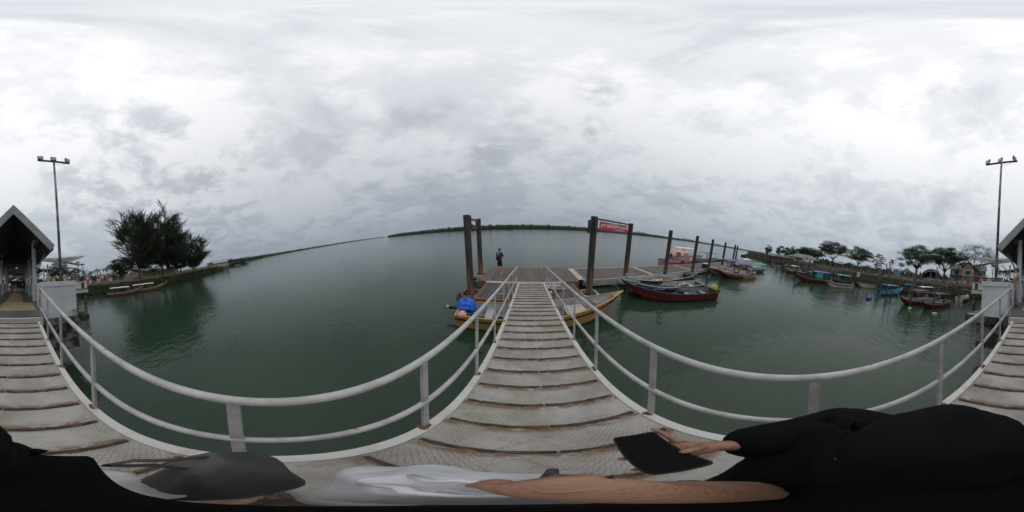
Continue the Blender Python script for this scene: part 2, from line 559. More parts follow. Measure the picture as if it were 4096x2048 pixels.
# ------------------------------------------------------------------ gangway
GH, GS = 1.755, R(8.42)
GD, GZ = V((0, math.cos(GS), -math.sin(GS))), V((0, math.sin(GS), math.cos(GS)))
def GP(x, s, h):
    """point on the sloping gangway: across, along (from under the lens), above its deck"""
    return V((0, 0, CZ)) + GD * s + GZ * (h - GH) + V((x, 0, 0))
GX0, GX1, GS0, GS1 = -0.605, 0.834, -4.40, 8.90
def gang_mat():
    m = bpy.data.materials.new('painted_tread_plate')
    m.use_nodes = True
    t = m.node_tree
    b = t.nodes['Principled BSDF']
    co = N(t, 'ShaderNodeTexCoord')
    sp = N(t, 'ShaderNodeSeparateXYZ')
    t.links.new(co.outputs['Object'], sp.inputs[0])
    def nz(scale, detail=6, st=(1, 1, 1), loc=(0, 0, 0), dist=0.0):
        mp = N(t, 'ShaderNodeMapping')
        mp.inputs['Scale'].default_value = st
        mp.inputs['Location'].default_value = loc
        t.links.new(co.outputs['Object'], mp.inputs[0])
        n = N(t, 'ShaderNodeTexNoise')
        n.inputs['Scale'].default_value = scale
        n.inputs['Detail'].default_value = detail
        n.inputs['Roughness'].default_value = 0.65
        n.inputs['Distortion'].default_value = dist
        t.links.new(mp.outputs[0], n.inputs['Vector'])
        return n.outputs[0]
    # raised tread lozenges
    k = 26.0
    u = math_node(t, 'MULTIPLY', math_node(t, 'ADD', sp.outputs[0], sp.outputs[1]), k)
    v = math_node(t, 'MULTIPLY', math_node(t, 'SUBTRACT', sp.outputs[0], sp.outputs[1]), k)
    fu = math_node(t, 'ABSOLUTE', math_node(t, 'SUBTRACT', math_node(t, 'FRACT', u), 0.5))
    fv = math_node(t, 'ABSOLUTE', math_node(t, 'SUBTRACT', math_node(t, 'FRACT', v), 0.5))
    par = math_node(t, 'FLOORED_MODULO', math_node(t, 'ADD', math_node(t, 'FLOOR', u), math_node(t, 'FLOOR', v)), 2.0)
    mixa = N(t, 'ShaderNodeMix', data_type='FLOAT'); mixb = N(t, 'ShaderNodeMix', data_type='FLOAT')
    for mx, p, q in ((mixa, fu, fv), (mixb, fv, fu)):
        t.links.new(par, mx.inputs[0]); t.links.new(p, mx.inputs[2]); t.links.new(q, mx.inputs[3])
    loz = math_node(t, 'MULTIPLY', math_node(t, 'LESS_THAN', mixa.outputs[0], 0.40), math_node(t, 'LESS_THAN', mixb.outputs[0], 0.12))
    wear = ramp(t, nz(2.6, 5, loc=(4, 1, 0)), 0.42, 0.58)
    base = mix_col(t, ramp(t, nz(1.6, 7), 0.35, 0.68), (0.345, 0.328, 0.298), (0.215, 0.196, 0.168))
    base = mix_col(t, math_node(t, 'MULTIPLY', ramp(t, nz(3.5, 8, loc=(9, 0, 0)), 0.50, 0.68), 0.45), base, (0.205, 0.165, 0.120))
    c = mix_col(t, math_node(t, 'MULTIPLY', math_node(t, 'MULTIPLY', loz, wear), 0.75), base, (0.095, 0.09, 0.085))
    # rust and grime gathered along the cleats and the flange
    sp_s = math_node(t, 'FRACT', math_node(t, 'ADD', math_node(t, 'DIVIDE', math_node(t, 'ADD', sp.outputs[1], 0.04), 0.327), 100.5 - 0.607 / 0.327))
    near = math_node(t, 'SUBTRACT', 1.0, math_node(t, 'MULTIPLY', math_node(t, 'ABSOLUTE', math_node(t, 'SUBTRACT', sp_s, 0.5)), 6.5), clamp=True)
    rn = nz(7.0, 9, (1, 2.2, 1), (2, 7, 0), 0.4)
    rmask = math_node(t, 'MULTIPLY', near, ramp(t, rn, 0.40, 0.52))
    c = mix_col(t, math_node(t, 'MULTIPLY', rmask, 0.95), c, (0.140, 0.072, 0.036))
    spots = ramp(t, nz(19.0, 5, loc=(1, 5, 3)), 0.66, 0.72)
    c = mix_col(t, math_node(t, 'MULTIPLY', spots, 0.8), c, (0.13, 0.06, 0.03))
    crack = math_node(t, 'MULTIPLY', math_node(t, 'SUBTRACT', 1.0, ramp(t, math_node(t, 'ABSOLUTE', math_node(t, 'SUBTRACT', nz(3.6, 6, (1.0, 1.0, 1), (31, 7, 0), .8), .5)), 0.004, 0.014)), ramp(t, nz(1.9, 3, loc=(3, 3, 0)), .46, .60))
    c = mix_col(t, math_node(t, 'MULTIPLY', crack, 0.55), c, (0.12, 0.085, 0.06))
    t.links.new(c, b.inputs['Base Color'])
    b.inputs['Roughness'].default_value = 0.62
    bp = N(t, 'ShaderNodeBump')
    bp.inputs['Strength'].default_value = 0.5
    bp.inputs['Distance'].default_value = 0.003
    t.links.new(math_node(t, 'ADD', loz, math_node(t, 'MULTIPLY', nz(40, 3), 0.6)), bp.inputs['Height'])
    t.links.new(bp.outputs[0], b.inputs['Normal'])
    return m
M_TREAD = gang_mat()
gang = thing('gangway', 'long sloping grey steel gangway with cleats and tube handrails', 'gangway', GP(0, 0, 0), rot=(-GS, 0, 0))
# its own frame: x across, y along, z above the deck
edge_mat = mat('flange_paint', (0.46, 0.45, 0.43), (0.36, 0.30, 0.24), 3.5, 0.6, 0.05, lo=0.5, hi=0.75)
MB().box(((GX0 + GX1) / 2, (GS0 + GS1) / 2, -0.008), (GX1 - GX0 - .13, GS1 - GS0, .016)).build('deck_plate', M_TREAD, gang)
for x in (GX0, GX1):
    sg = 1 if x < 0 else -1
    m = MB()
    m.box((x + sg * .032, (GS0 + GS1) / 2, .004), (.075, GS1 - GS0, .012))
    m.box((x + sg * .004, (GS0 + GS1) / 2, -.09), (.012, GS1 - GS0 - .02, .175))
    m.box((x + sg * .03, (GS0 + GS1) / 2, -.172), (.06, GS1 - GS0 - .04, .010))
    m.build('side_channel', edge_mat, gang)
for i in range(8):
    MB().box(((GX0 + GX1) / 2, GS0 + .6 + i * 1.7, -.07), (GX1 - GX0 - .04, .05, .09)).build('cross_beam', edge_mat, gang)
i = 0
s = 0.607 + 0.327 * 24
cleats = []
rc = random.Random(5)
while s > GS0 + .03:
    for (xa, xb) in ((GX0 + .10, .125), (.140, GX1 - .10)):
        m = MB()
        n = 10
        for q in range(n):
            x0, x1 = xa + (xb - xa) * q / n, xa + (xb - xa) * (q + 1) / n
            wv = .030 + rc.uniform(-.005, .006)
            h = .017 + rc.uniform(-.004, .003)
            j = rc.uniform(-.003, .003)
            m.box(((x0 + x1) / 2, s + j, h / 2), (x1 - x0, wv, h), mi=0)
            if rc.random() < .75:
                m.box(((x0 + x1) / 2 + rc.uniform(-.01, .01), s - wv / 2 - .006 + j, .004), (x1 - x0, .012, .007), mi=1)
        m.build('cleat', [M_CLEAT, M_CLEATE], gang)
    s -= 0.327
# railings
def rust_collar(m, x, y):
    rr = random.Random(x * 31 + y * 7)
    for k in range(5):
        m.ell((x + rr.uniform(-.03, .03), y + rr.uniform(-.05, .05), .010), (rr.uniform(.015, .035), rr.uniform(.015, .04), .005), 7, 4)
for x in (GX0, GX1):
    xr = x + (.012 if x < 0 else -.012)
    s0, s1 = GS0 + .02, 8.15
    pts = [V((xr, s0, .47))]
    for k in range(7):
        a = math.pi / 2 * k / 6
        pts.append(V((xr, s0 + .11 - .11 * math.cos(a) - .0, .89 + .11 * math.sin(a))))
    for k in range(1, 12):
        pts.append(V((xr, s0 + .11 + (s1 - s0 - .22) * k / 12, 1.0)))
    for k in range(7):
        a = math.pi / 2 * k / 6
        pts.append(V((xr, s1 - .11 + .11 * math.sin(a), .89 + .11 * math.cos(a))))
    pts.append(V((xr, s1, .47)))
    MB().tube(pts, .0255, 12).build('top_rail', M_RAIL, gang, smooth=True)
    MB().tube([(xr, s0, .47), (xr, s1, .47)], .0235, 12).build('mid_rail', M_RAIL, gang, smooth=True)
    for k in range(13):
        sk = -4.2 + k * 1.0 + (.03 if x > 0 else -.03)
        if k == 4: sk = -.172
        m = MB()
        m.box((xr, sk, .49), (.022, .052, .98))
        m.build('post', M_RAIL, gang)
        m = MB(); rust_collar(m, xr, sk)
        m.build('rust_patch', M_RUST, gang, smooth=True)

# ------------------------------------------------------------------ floating pontoon
HD = 0.55
PLK = {}
def pontoon(name, label, x0, x1, y0, y1, skirt, pm=M_PLANK, tilt=0.0, pitch=0.145):
    t = thing(name, label, 'pontoon', ((x0 + x1) / 2, (y0 + y1) / 2, 0), tilt)
    wx, wy = x1 - x0, y1 - y0
    n = round((wx - .2) / pitch)
    pt = (wx - .2) / n
    key = (round(pt, 3), round(wy, 2), pm.name)
    if key not in PLK:
        PLK[key] = MB().box((0, 0, 0), (pt - .014, wy - .2, .035)).mesh('plank', pm)
    for k in range(n):
        obj('plank', PLK[key], t, (-wx / 2 + .1 + pt * (k + .5), 0, HD - .0175 + random.uniform(-.003, .003)))
    m = MB()
    for sy in (-1, 1):
        m.box((0, sy * (wy / 2 - .05), HD - .20), (wx, .10, .40 + .02))
    for sx in (-1, 1):
        m.box((sx * (wx / 2 - .05), 0, HD - .20), (.10, wy - .201, .416))
    m.build('edge_frame', skirt, t)
    MB().box((0, 0, HD - .085), (wx - .205, wy - .205, .05)).build('subframe', M_STEELD, t)
    m = MB()
    for k in range(max(1, int(wx // 2))):
        xx = -wx / 2 + (k + .5) * wx / max(1, int(wx // 2))
        MB().box((xx, 0, .09), (1.4, wy - .5, .60)).build('float', M_BLACK, t)
    return t
M_SKIRT_R = mat('rusty_frame', (0.20, 0.105, 0.06), (0.11, 0.065, 0.045), 3, 0.8, 0.3, lo=0.35, hi=0.6)
M_SKIRT_W = mat('chalky_frame', (0.36, 0.37, 0.36), (0.24, 0.23, 0.21), 2, 0.7, 0.2)
pontoon('pontoon', 'weathered wooden pontoon deck where the barefoot man stands', -3.05, 3.0, 9.0, 12.3, M_SKIRT_R)
pontoon('pontoon', 'smaller damp wooden pontoon under the foot of the gangway', -2.48, 2.55, 6.45, 8.72, M_SKIRT_R, M_PLANKD, pitch=0.142)
wk = [(3.35, 9.15, 'first'), (9.28, 15.1, 'second'), (15.23, 21.1, 'third'), (21.23, 27.1, 'fourth'), (27.23, 33.0, 'fifth')]
for k, (a, b, nm) in enumerate(wk):
    pontoon('pontoon', f'{nm} section of the long boardwalk pontoon counted from the gangway', a, b, 9.18 + .02 * k, 12.22 + .02 * k, M_SKIRT_W)
# hinge plates between sections
M_PLATE = mat('bleached_plate', (0.42, 0.39, 0.34), (0.30, 0.25, 0.19), 3, 0.75, 0.1)
for k, x in enumerate((3.17, 9.215, 15.165, 21.165, 27.165)):
    tt = thing('bridge_plate', '', '', (x, 10.7, HD))
    for q in range(3):
        MB().box((0, -.95 + q * .95, .012), (.30 if k == 0 else .17, .93, .016)).build('plate_panel', M_PLATE, tt)
    tag(tt, f'bleached bridging plate over the {["first", "second", "third", "fourth", "fifth"][k]} pontoon joint from the gangway', 'plate', 'bridging plates')
m = MB().box((-.2, 8.86, HD + .014), (4.6, .26, .018))
tag(m.build('bridge_plate', M_PLATE), 'long narrow bridging plate between the two front pontoons', 'plate')
o = MB().box((0, 0, 0), (GX1 - GX0 + .05, .28, .02)).build('landing_plate', M_STEELG, gang)
o.location = ((GX0 + GX1) / 2, GS1 + .10, -.02)

# ------------------------------------------------------------------ mooring piles
M_PILE = bpy.data.materials.new('tarred_rusty_pile')
M_PILE.use_nodes = True
t = M_PILE.node_tree
b = t.nodes['Principled BSDF']
co = N(t, 'ShaderNodeTexCoord'); sp = N(t, 'ShaderNodeSeparateXYZ')
t.links.new(co.outputs['Object'], sp.inputs[0])
mp = N(t, 'ShaderNodeMapping'); mp.inputs['Scale'].default_value = (9, 9, 1.1)
t.links.new(co.outputs['Object'], mp.inputs[0])
nz1 = N(t, 'ShaderNodeTexNoise'); nz1.inputs['Scale'].default_value = 1.0; nz1.inputs['Detail'].default_value = 8
t.links.new(mp.outputs[0], nz1.inputs['Vector'])
lowm = math_node(t, 'SUBTRACT', math_node(t, 'ADD', 1.55, math_node(t, 'MULTIPLY', math_node(t, 'SUBTRACT', nz1.outputs[0], .5), 2.2)), sp.outputs[2])
c1 = mix_col(t, ramp(t, nz1.outputs[0], .35, .65), (0.030, 0.024, 0.022), (0.052, 0.040, 0.034))
c2 = mix_col(t, ramp(t, nz1.outputs[0], .38, .58), (0.040, 0.026, 0.018), (0.155, 0.090, 0.048))
t.links.new(mix_col(t, ramp(t, lowm, -.15, .25), c1, c2), b.inputs['Base Color'])
b.inputs['Roughness'].default_value = 0.75
bp = N(t, 'ShaderNodeBump'); bp.inputs['Strength'].default_value = .5; bp.inputs['Distance'].default_value = .02
t.links.new(nz1.outputs[0], bp.inputs['Height']); t.links.new(bp.outputs[0], b.inputs['Normal'])
PILES = [(-2.83, 7.16, 'front left pile of the pontoon gate, ringed by a black tyre'), (-3.36, 10.58, 'rear left pile beside the barefoot man'),
         (2.96, 7.26, 'front right pile holding the near end of the red sign'), (6.22, 8.92, 'pile holding the far end of the red sign'),
         (10.25, 8.92, 'pile rising behind the blue net boat'), (14.5, 8.90, 'pile standing left of the pink boat bow post'),
         (18.3, 8.93, 'pile beside the dark box on the boardwalk pontoon'), (23.0, 9.06, 'pile behind the blue canopy tour boats'),
         (27.9, 9.05, 'thin distant pile, second from the far end of the row'), (33.1, 10.2, 'farthest pile at the end of the boardwalk pontoon')]
for k, (x, y, lb) in enumerate(PILES):
    tt = thing('mooring_pile', 'dark tarred ' + lb, 'pile', (x, y, 0), group='mooring piles of the pontoon')
    rr = .165
    MB().lathe([(rr, -1.5), (rr, .3), (rr * 1.02, .9), (rr, 2), (rr, 4.34), (rr * .94, 4.36), (rr * .94, 4.30), (.01, 4.30)], 20).build('shaft', M_PILE, tt, smooth=False)
    # guide collar fixed round the pile
    m = MB()
    if k < 4 or k in (4, 5):
        sx = .36
        q = [(-.40, -.30), (-.22, -.46), (.22, -.46), (.40, -.30), (.40, .30), (.22, .40), (-.22, .40), (-.40, .30)]
        for a in range(8):
            p0, p1 = q[a], q[(a + 1) % 8]
            m.bar((p0[0], p0[1], HD - .12), (p1[0], p1[1], HD - .12), .07, .22)
        m.build('guide_collar', M_SKIRT_R if k in (0,) else M_SKIRT_W, tt)
# tyres on the left collars
for (x, y, z, Rr, rr_, lb) in [(-3.20, 6.98, .20, .30, .105, 'black rubber tyre fender tied at the front left pile'), (-3.86, 10.45, .30, .20, .10, 'small black fender hanging by the rear left pile'), (3.42, 8.86, .28, .17, .07, 'small dark fender under the joint by the red sign')]:
    tt = MB().torus((0, 0, 0), Rr, rr_, (0.75, -.25, .5), 20, 8).build('tyre_fender', M_BLACK, smooth=True, loc=(x, y, z))
    tag(tt, lb, 'tyre')
def rope(pts, r=.012, label=None, sag=0.0, m=M_ROPE):
    out = []
    pts = [V(p) for p in pts]
    for a, b_ in zip(pts, pts[1:]):
        for k in range(6):
            u = k / 6
            p = a.lerp(b_, u); p.z -= sag * 4 * u * (1 - u)
            out.append(p)
    out.append(pts[-1])
    o = MB().tube(out, r, 5).build('rope', m, smooth=True)
    return tag(o, label, 'rope')

# sign hanging between two piles, and its frame
A, B_ = V((2.96, 7.26, 0)), V((6.22, 8.92, 0))
d = (B_ - A).normalized()
ang = math.atan2(d.y, d.x)
sg = thing('hanging_sign', 'red jetty name sign hung from a steel beam between two piles', 'sign', A, ang)
L = (B_ - A).length
M_SIGN = mat('red_banner', (0.46, 0.035, 0.085), (0.40, 0.03, 0.07), 2, 0.5)
M_LET = mat('white_lettering', (0.80, 0.79, 0.78), (0.74, 0.73, 0.72), 5, 0.5)
MB().box((L / 2 + .0, 0, 4.25), (L - .30, .07, .085)).build('beam', M_STEELD, sg)
MB().box((L / 2, 0, 3.672), (L - .30, .05, .06)).build('beam', M_STEELD, sg)
MB().box((1.80, -.01, 3.935), (2.78, .025, .44)).build('panel', M_SIGN, sg)
for px_ in (.62, 1.5, 2.3, 3.05):
    MB().bar((px_, -.01, 4.14), (px_ + .03, -.01, 4.215), .012, .012).build('hanger', M_STEELD, sg)
MB().box((-.02, -.185, 4.0), (.16, .03, .55)).build('clamp_plate', M_STEELD, sg)
MB().box((-.30, 0, 3.85), (.03, .20, .62)).build('clamp_plate', M_STEELD, sg)
def text_mesh(body, size, wd, parent, loc, m, rot=(R(90), 0, 0), ext=.004, bold=.0):
    cu = bpy.data.curves.new('lettering', 'FONT')
    cu.body = body; cu.size = size; cu.extrude = ext; cu.align_x = 'CENTER'; cu.align_y = 'CENTER'; cu.offset = bold
    o = bpy.data.objects.new('lettering', cu)
    COL.objects.link(o)
    dg = bpy.context.evaluated_depsgraph_get()
    me = bpy.data.meshes.new_from_object(o.evaluated_get(dg))
    COL.objects.unlink(o); bpy.data.objects.remove(o)
    xs = [v.co.x for v in me.vertices]
    sx = wd / max(1e-3, max(xs) - min(xs))
    for v in me.vertices: v.co.x *= sx
    me.materials.clear(); me.materials.append(m)
    q = obj('lettering', me, parent, loc, rot)
    return q
text_mesh('JETTY ESPLANADE TELAGA AIR', .215, 2.64, sg, (1.80, -.027, 3.955), M_LET, bold=.003)
text_mesh('Be safe... Always...', .085, .78, sg, (1.70, -.027, 4.10), M_LET, bold=.001)
text_mesh('Family Boat Ride Group', .085, 1.04, sg, (2.34, -.027, 3.79), M_LET, bold=.001)

# steel yoke between the two left piles
A, B_ = V((-2.83, 7.16, 0)), V((-3.36, 10.58, 0))
d = (B_ - A).normalized()
yk = thing('steel_yoke', 'dark steel yoke bolted between the two left piles', 'steel frame', A, math.atan2(d.y, d.x))
L = (B_ - A).length
MB().box((.20, .0, 4.0), (.05, .34, .62)).build('clamp_plate', M_STEELD, yk)
MB().box((L - .19, .0, 3.95), (.05, .34, .55)).build('clamp_plate', M_STEELD, yk)
MB().box((L / 2, .0, 4.2), (L - .44, .09, .10)).build('beam', M_STEELD, yk)
MB().box((L / 2, .0, 3.74), (L - .44, .09, .10)).build('beam', M_STEELD, yk)
MB().bar((.3, 0, 4.15), (L / 2, 0, 3.79), .05, .04).build('brace', M_STEELD, yk)
MB().bar((L / 2, 0, 3.79), (L - .3, 0, 4.15), .05, .04).build('brace', M_STEELD, yk)

# things left on the near pontoon
m_net = mat('nylon_net', (0.42, 0.42, 0.43), (0.18, 0.16, 0.16), 22, 0.8, 0.6, lo=.45, hi=.55)
o = MB().ell((0, 0, .09), (.42, .26, .13), 20, 10, lump=.9, seed=3).build('net_heap', m_net, smooth=True, loc=(1.35, 7.9, HD)); tag(o, 'pale heap of fishing net on the damp pontoon beside the gangway', 'net')
o = MB().ell((0, 0, .09), (.20, .28, .12), 16, 8, lump=1.0, seed=8).build('plastic_bag', mat('plastic_bag', (0.40, 0.46, 0.44), (0.10, 0.16, 0.13), 9, .35), smooth=True, loc=(.98, 7.85, HD)); tag(o, 'crumpled plastic bag by the gangway foot', 'bag')
t_ = thing('tin', 'small round blue tin on the damp pontoon', 'tin', (1.0, 7.2, HD))
MB().lathe([(.085, 0), (.09, .02), (.09, .11), (.086, .12)], 16).build('body', mat('blue_tin', (0.03, 0.12, 0.45), None, 4, .4), t_)
MB().lathe([(.092, .121), (.094, .128), (.09, .137), (.03, .14)], 16).build('lid', M_WHITE, t_)
t_ = thing('bucket', 'tan plastic bucket lying near the yellow boat', 'bucket', (.98, 6.85, HD + .10), rot=(R(80), 0, R(30)))
MB().lathe([(.075, -.11), (.10, .11), (.105, .115), (.095, .10), (.07, -.10)], 16).build('body', mat('tan_plastic', (0.33, 0.24, 0.15), None, 6, .5), t_, smooth=True)
MB().torus((0, 0, .115), .103, .006, (0, 0, 1), 16, 5).build('rim', M_CLEATE, t_)
o = MB().bar((-1.62, 7.05, HD + .03), (-.55, 7.22, HD + .03), .03, .03).build('batten', M_PLATE); tag(o, 'thin loose batten lying on the damp pontoon', 'batten')
rope([(-2.35, 6.55, .6), (-2.55, 6.3, .45), (-2.62, 6.0, .55)], .014, 'mooring rope from the pontoon corner to the yellow boat stern', .06)
rope([(4.0, 6.02, .95), (4.6, 7.2, .7), (5.4, 9.12, .62)], .010, 'thin mooring line from the yellow bow to the boardwalk', .12)
rope([(5.1, 7.5, .8), (4.6, 8.4, .5), (4.3, 9.15, .62)], .010, 'mooring line from the red boat bow to the boardwalk', .1)
rope([(5.3, 7.85, .75), (4.9, 8.6, .6), (4.8, 9.15, .62)], .010, 'mooring line from the grey boat bow to the boardwalk', .08)
t_ = thing('storage_box', 'dark storage box with pale lid on the boardwalk pontoon', 'box', (18.9, 9.75, HD), .05)
MB().box((0, 0, .27), (.95, .60, .52)).build('body', mat('dark_green_plastic', (0.012, 0.020, 0.018), None, 5, .5), t_)
MB().box((0, 0, .565), (1.02, .66, .07)).build('lid', M_WHITE, t_)
# ------------------------------------------------------------------ boats
def cm(name, c, k=.72, rough=.45, scale=2.5):
    return mat(name, c, tuple(x * k for x in c), scale, rough, .08, 20, lo=.40, hi=.70, spots=((0.10, 0.085, 0.07), 4.5, .60, .74))
PAINT = {'yellow': cm('boat_yellow', (0.40, 0.22, 0.075)), 'red': cm('boat_red', (0.125, 0.010, 0.010)), 'maroon': cm('boat_maroon', (0.13, 0.012, 0.014)), 'grey': cm('boat_grey', (0.20, 0.21, 0.215)),
         'palegrey': cm('boat_pale_grey', (0.36, 0.37, 0.38)), 'white': cm('boat_white', (0.60, 0.59, 0.57)), 'navy': cm('boat_navy', (0.012, 0.02, 0.05)), 'black': cm('boat_black', (0.02, 0.022, 0.025)), 'pink': cm('boat_pink', (0.42, 0.085, 0.095)),
         'palepink': cm('boat_pale_pink', (0.56, 0.38, 0.38)), 'teal': cm('boat_teal', (0.02, 0.14, 0.13)), 'blue': cm('boat_blue', (0.03, 0.10, 0.20)), 'sky': cm('boat_sky_blue', (0.09, 0.29, 0.48)), 'cream': cm('boat_cream', (0.52, 0.45, 0.32)),
         'green': cm('boat_dark_green', (0.015, 0.028, 0.016)), 'orange': cm('boat_orange', (0.30, 0.085, 0.03)), 'tan': cm('boat_tan', (0.34, 0.20, 0.10)), 'brown': cm('boat_brown', (0.12, 0.06, 0.035)),
         'c_blue': cm('canvas_blue', (0.06, 0.10, 0.26), .8, .7), 'c_navy': cm('canvas_navy', (0.03, 0.04, 0.11), .8, .7), 'c_teal': cm('canvas_teal', (0.05, 0.36, 0.33), .8, .7), 'c_white': cm('canvas_white', (0.56, 0.56, 0.55), .85, .7), 'c_orange': cm('canvas_orange', (0.62, 0.24, 0.09), .85, .7),
         'c_black': cm('canvas_black', (0.03, 0.032, 0.035), .8, .7), 'tarp': mat('blue_tarpaulin', (0.004, 0.10, 0.52), (0.003, 0.07, 0.38), 5, .38, .8, 7), 'c_bright': cm('canvas_bright_blue', (0.035, 0.12, 0.36), .8, .6), 'motor': cm('motor_grey', (0.10, 0.105, 0.11)), 'motorw': cm('motor_pale', (0.36, 0.38, 0.38)), 'lime': cm('lime_cover', (0.42, 0.44, 0.03), .8, .5), 'lifering': cm('life_ring_orange', (0.55, 0.10, 0.03))}
def boat(name, label, stern, bow, beam, cols, cat='boat', depth=.55, rise=.45, srise=.10, sternw=.82, draft=.14, band=.45, inner=None, rim=None, thwarts=(.25, .5), ribs=0, canopy=None, cpost=1.75, motor=None, group=None, foredeck=None, bowpost=0.0, flat=.70, rubrail=None):
    stern, bow = V((*stern[:2], 0)), V((*bow[:2], 0))
    d = bow - stern
    Lb = d.length
    root = thing(name, label, cat, (stern.x, stern.y, 0), math.atan2(d.y, d.x), group)
    n = 18
    def hb(t):
        if t < .45: f = sternw + (1 - sternw) * math.sin(t / .45 * math.pi / 2)
        else:
            q = (t - .45) / .55
            f = (1 - q ** 2.1)
        return max(.012, beam / 2 * f)
    def gz(t): return depth + srise * (1 - t) ** 2 + rise * t ** 3.2
    def kz(t):
        q = max(0, (t - .62) / .38)
        return -draft + (gz(t) - .10 + draft) * q ** 2.4
    def xx(t, lev): return Lb * (t - (0.0 if t < .6 else (1 - lev) * .055 * ((t - .6) / .4) ** 2))
    outer, inn = [], []
    for i in range(n + 1):
        t = i / n
        b_, g, k = hb(t), gz(t), kz(t)
        zb = g - (g - k) * band * .62
        zc = k + (g - k) * .22
        row = [(xx(t, 1), b_, g), (xx(t, .8), b_ * .965, zb), (xx(t, .4), b_ * .86, zc + .02), (xx(t, .2), b_ * flat * .8, k + .03), (xx(t, 0), 0, k)]
        row += [(x, -y, z) for (x, y, z) in row[-2::-1]]
        outer.append(row)
        fl = min(g - .03, max(k + .10, -.02))
        bi = max(.004, b_ - .035)
        prof_ = [(k, 0), (k + .03, b_ * flat * .8), (zc + .02, b_ * .86), (zb, b_ * .965), (g, b_)]
        def ob(z):
            for (z0, w0), (z1, w1) in zip(prof_, prof_[1:]):
                if z <= z1: return w0 + (w1 - w0) * max(0, (z - z0)) / max(1e-6, z1 - z0)
            return b_
        zi = fl + (g - fl) * .25
        i1, i2 = max(.002, min(bi * .90, ob(zi) - .035)), max(.001, min(bi * .78, ob(fl) - .035))
        r2 = [(xx(t, 1), bi, g), (xx(t, .35), i1, zi), (xx(t, .2), i2, fl), (xx(t, .2), -i2, fl), (xx(t, .35), -i1, zi), (xx(t, 1), -bi, g)]
        inn.append(r2)
    m = MB()
    for rows, mis in ((outer, [0, 1, 1, 1, 1, 1, 1, 0]), (inn, [2] * 5)):
        w_ = len(rows[0]); o0 = len(m.v)
        for r_ in rows: m.v += r_
        for i in range(n):
            for k in range(w_ - 1):
                f = (o0 + i * w_ + k, o0 + i * w_ + k + 1, o0 + (i + 1) * w_ + k + 1, o0 + (i + 1) * w_ + k)
                m.f.append(f if rows is inn else f[::-1]); m.m.append(mis[k])
        m.f.append(tuple(range(o0, o0 + w_)) if rows is inn else tuple(range(o0 + w_ - 1, o0 - 1, -1))); m.m.append(2 if rows is inn else 0)
    a, b2 = PAINT[cols[0]], PAINT[cols[1]]
    m.build('hull', [a, b2, PAINT[inner or 'palegrey']], root, smooth=False)
    rimm = PAINT[rim or cols[0]]
    for sgn in (1, -1):
        pts = [(xx(i / n, 1), sgn * (hb(i / n) - .012), gz(i / n) + .012) for i in range(n + 1)]
        m = MB()
        for p, q in zip(pts, pts[1:]): m.bar(p, q, .065, .035)
        m.build('gunwale', rimm, root)
        if rubrail:
            pts = [(xx(i / n, .85), sgn * (hb(i / n) * .985 + .012), gz(i / n) - (gz(i / n) - kz(i / n)) * .20) for i in range(n)]
            m = MB()
            for p, q in zip(pts, pts[1:]): m.bar(p, q, .03, .06)
            m.build('rubbing_strake', PAINT[rubrail], root)
    m = MB(); m.bar((.02, -hb(0) + .01, gz(0) + .01), (.02, hb(0) - .01, gz(0) + .01), .07, .04); m.build('transom_cap', rimm, root)
    for tq in thwarts:
        m = MB(); m.box((Lb * tq, 0, gz(tq) * .62), (.30, hb(tq) * 1.86, .04)); m.box((Lb * tq, 0, gz(tq) * .30), (.26, hb(tq) * 1.6, gz(tq) * .58))
        m.build('thwart', PAINT[inner or 'palegrey'], root)
    for k in range(ribs):
        tq = .12 + .66 * k / max(1, ribs - 1)
        for sgn in (1, -1):
            m = MB(); m.bar((Lb * tq, sgn * (hb(tq) - .06), gz(tq) - .02), (Lb * tq, sgn * (hb(tq) * .78), .06), .035, .05); m.build('rib', PAINT[inner or 'palegrey'], root)
    if foredeck:
        m = MB(); t0 = foredeck[0]; k0 = 6
        vs = []
        for i in range(k0 + 1):
            tq = t0 + (1 - t0) * i / k0
            vs += [(xx(tq, 1), hb(tq) - .03, gz(tq) - .03), (xx(tq, 1), -hb(tq) + .03, gz(tq) - .03)]
        m.add(vs, [(2 * i, 2 * i + 1, 2 * i + 3, 2 * i + 2) for i in range(k0)])
        tq = t0
        if t0 < .86: m.add([(xx(tq, 1), hb(tq) - .04, gz(tq) - .04), (xx(tq, 1), -hb(tq) + .04, gz(tq) - .04), (xx(tq, 1), -hb(tq) * .7, .02), (xx(tq, 1), hb(tq) * .7, .02)], [(0, 1, 2, 3)])
        m.build('foredeck', PAINT[foredeck[1]], root)
    if bowpost:
        MB().bar((Lb - .10, 0, gz(1) - .25), (Lb + .28, 0, gz(1) + bowpost), .07, .07).build('bow_post', rimm, root)
    if canopy:
        t0, t1, cc, wf = canopy[:4]
        m = MB(); nn = 6; vs = []
        wc = beam * wf / 2
        for i in range(nn + 1):
            x = Lb * (t0 + (t1 - t0) * i / nn)
            for j in range(7):
                u = -1 + 2 * j / 6
                vs.append((x, u * wc, cpost + .13 * (1 - u * u) + .03 * math.sin(i * 1.9) - .03 * ((i / nn * 2 - 1) ** 2)))
        nv = len(vs); vs += [(x, y, z - .035) for x, y, z in vs]
        for i in range(nn):
            for j in range(6):
                q = (i * 7 + j, i * 7 + j + 1, i * 7 + 8 + j, i * 7 + 7 + j)
                m.f.append(q[::-1]); m.m.append(0); m.f.append(tuple(nv + z for z in q)); m.m.append(0)
        def side(ix):
            for p, q in zip(ix, ix[1:]): m.f.append((p, q, nv + q, nv + p)); m.m.append(0)
        m.v = vs
        side([j for j in range(7)]); side([nn * 7 + 6 - j for j in range(7)]); side([(nn - i) * 7 for i in range(nn + 1)]); side([i * 7 + 6 for i in range(nn + 1)])
        m.build('canopy', PAINT[cc], root)
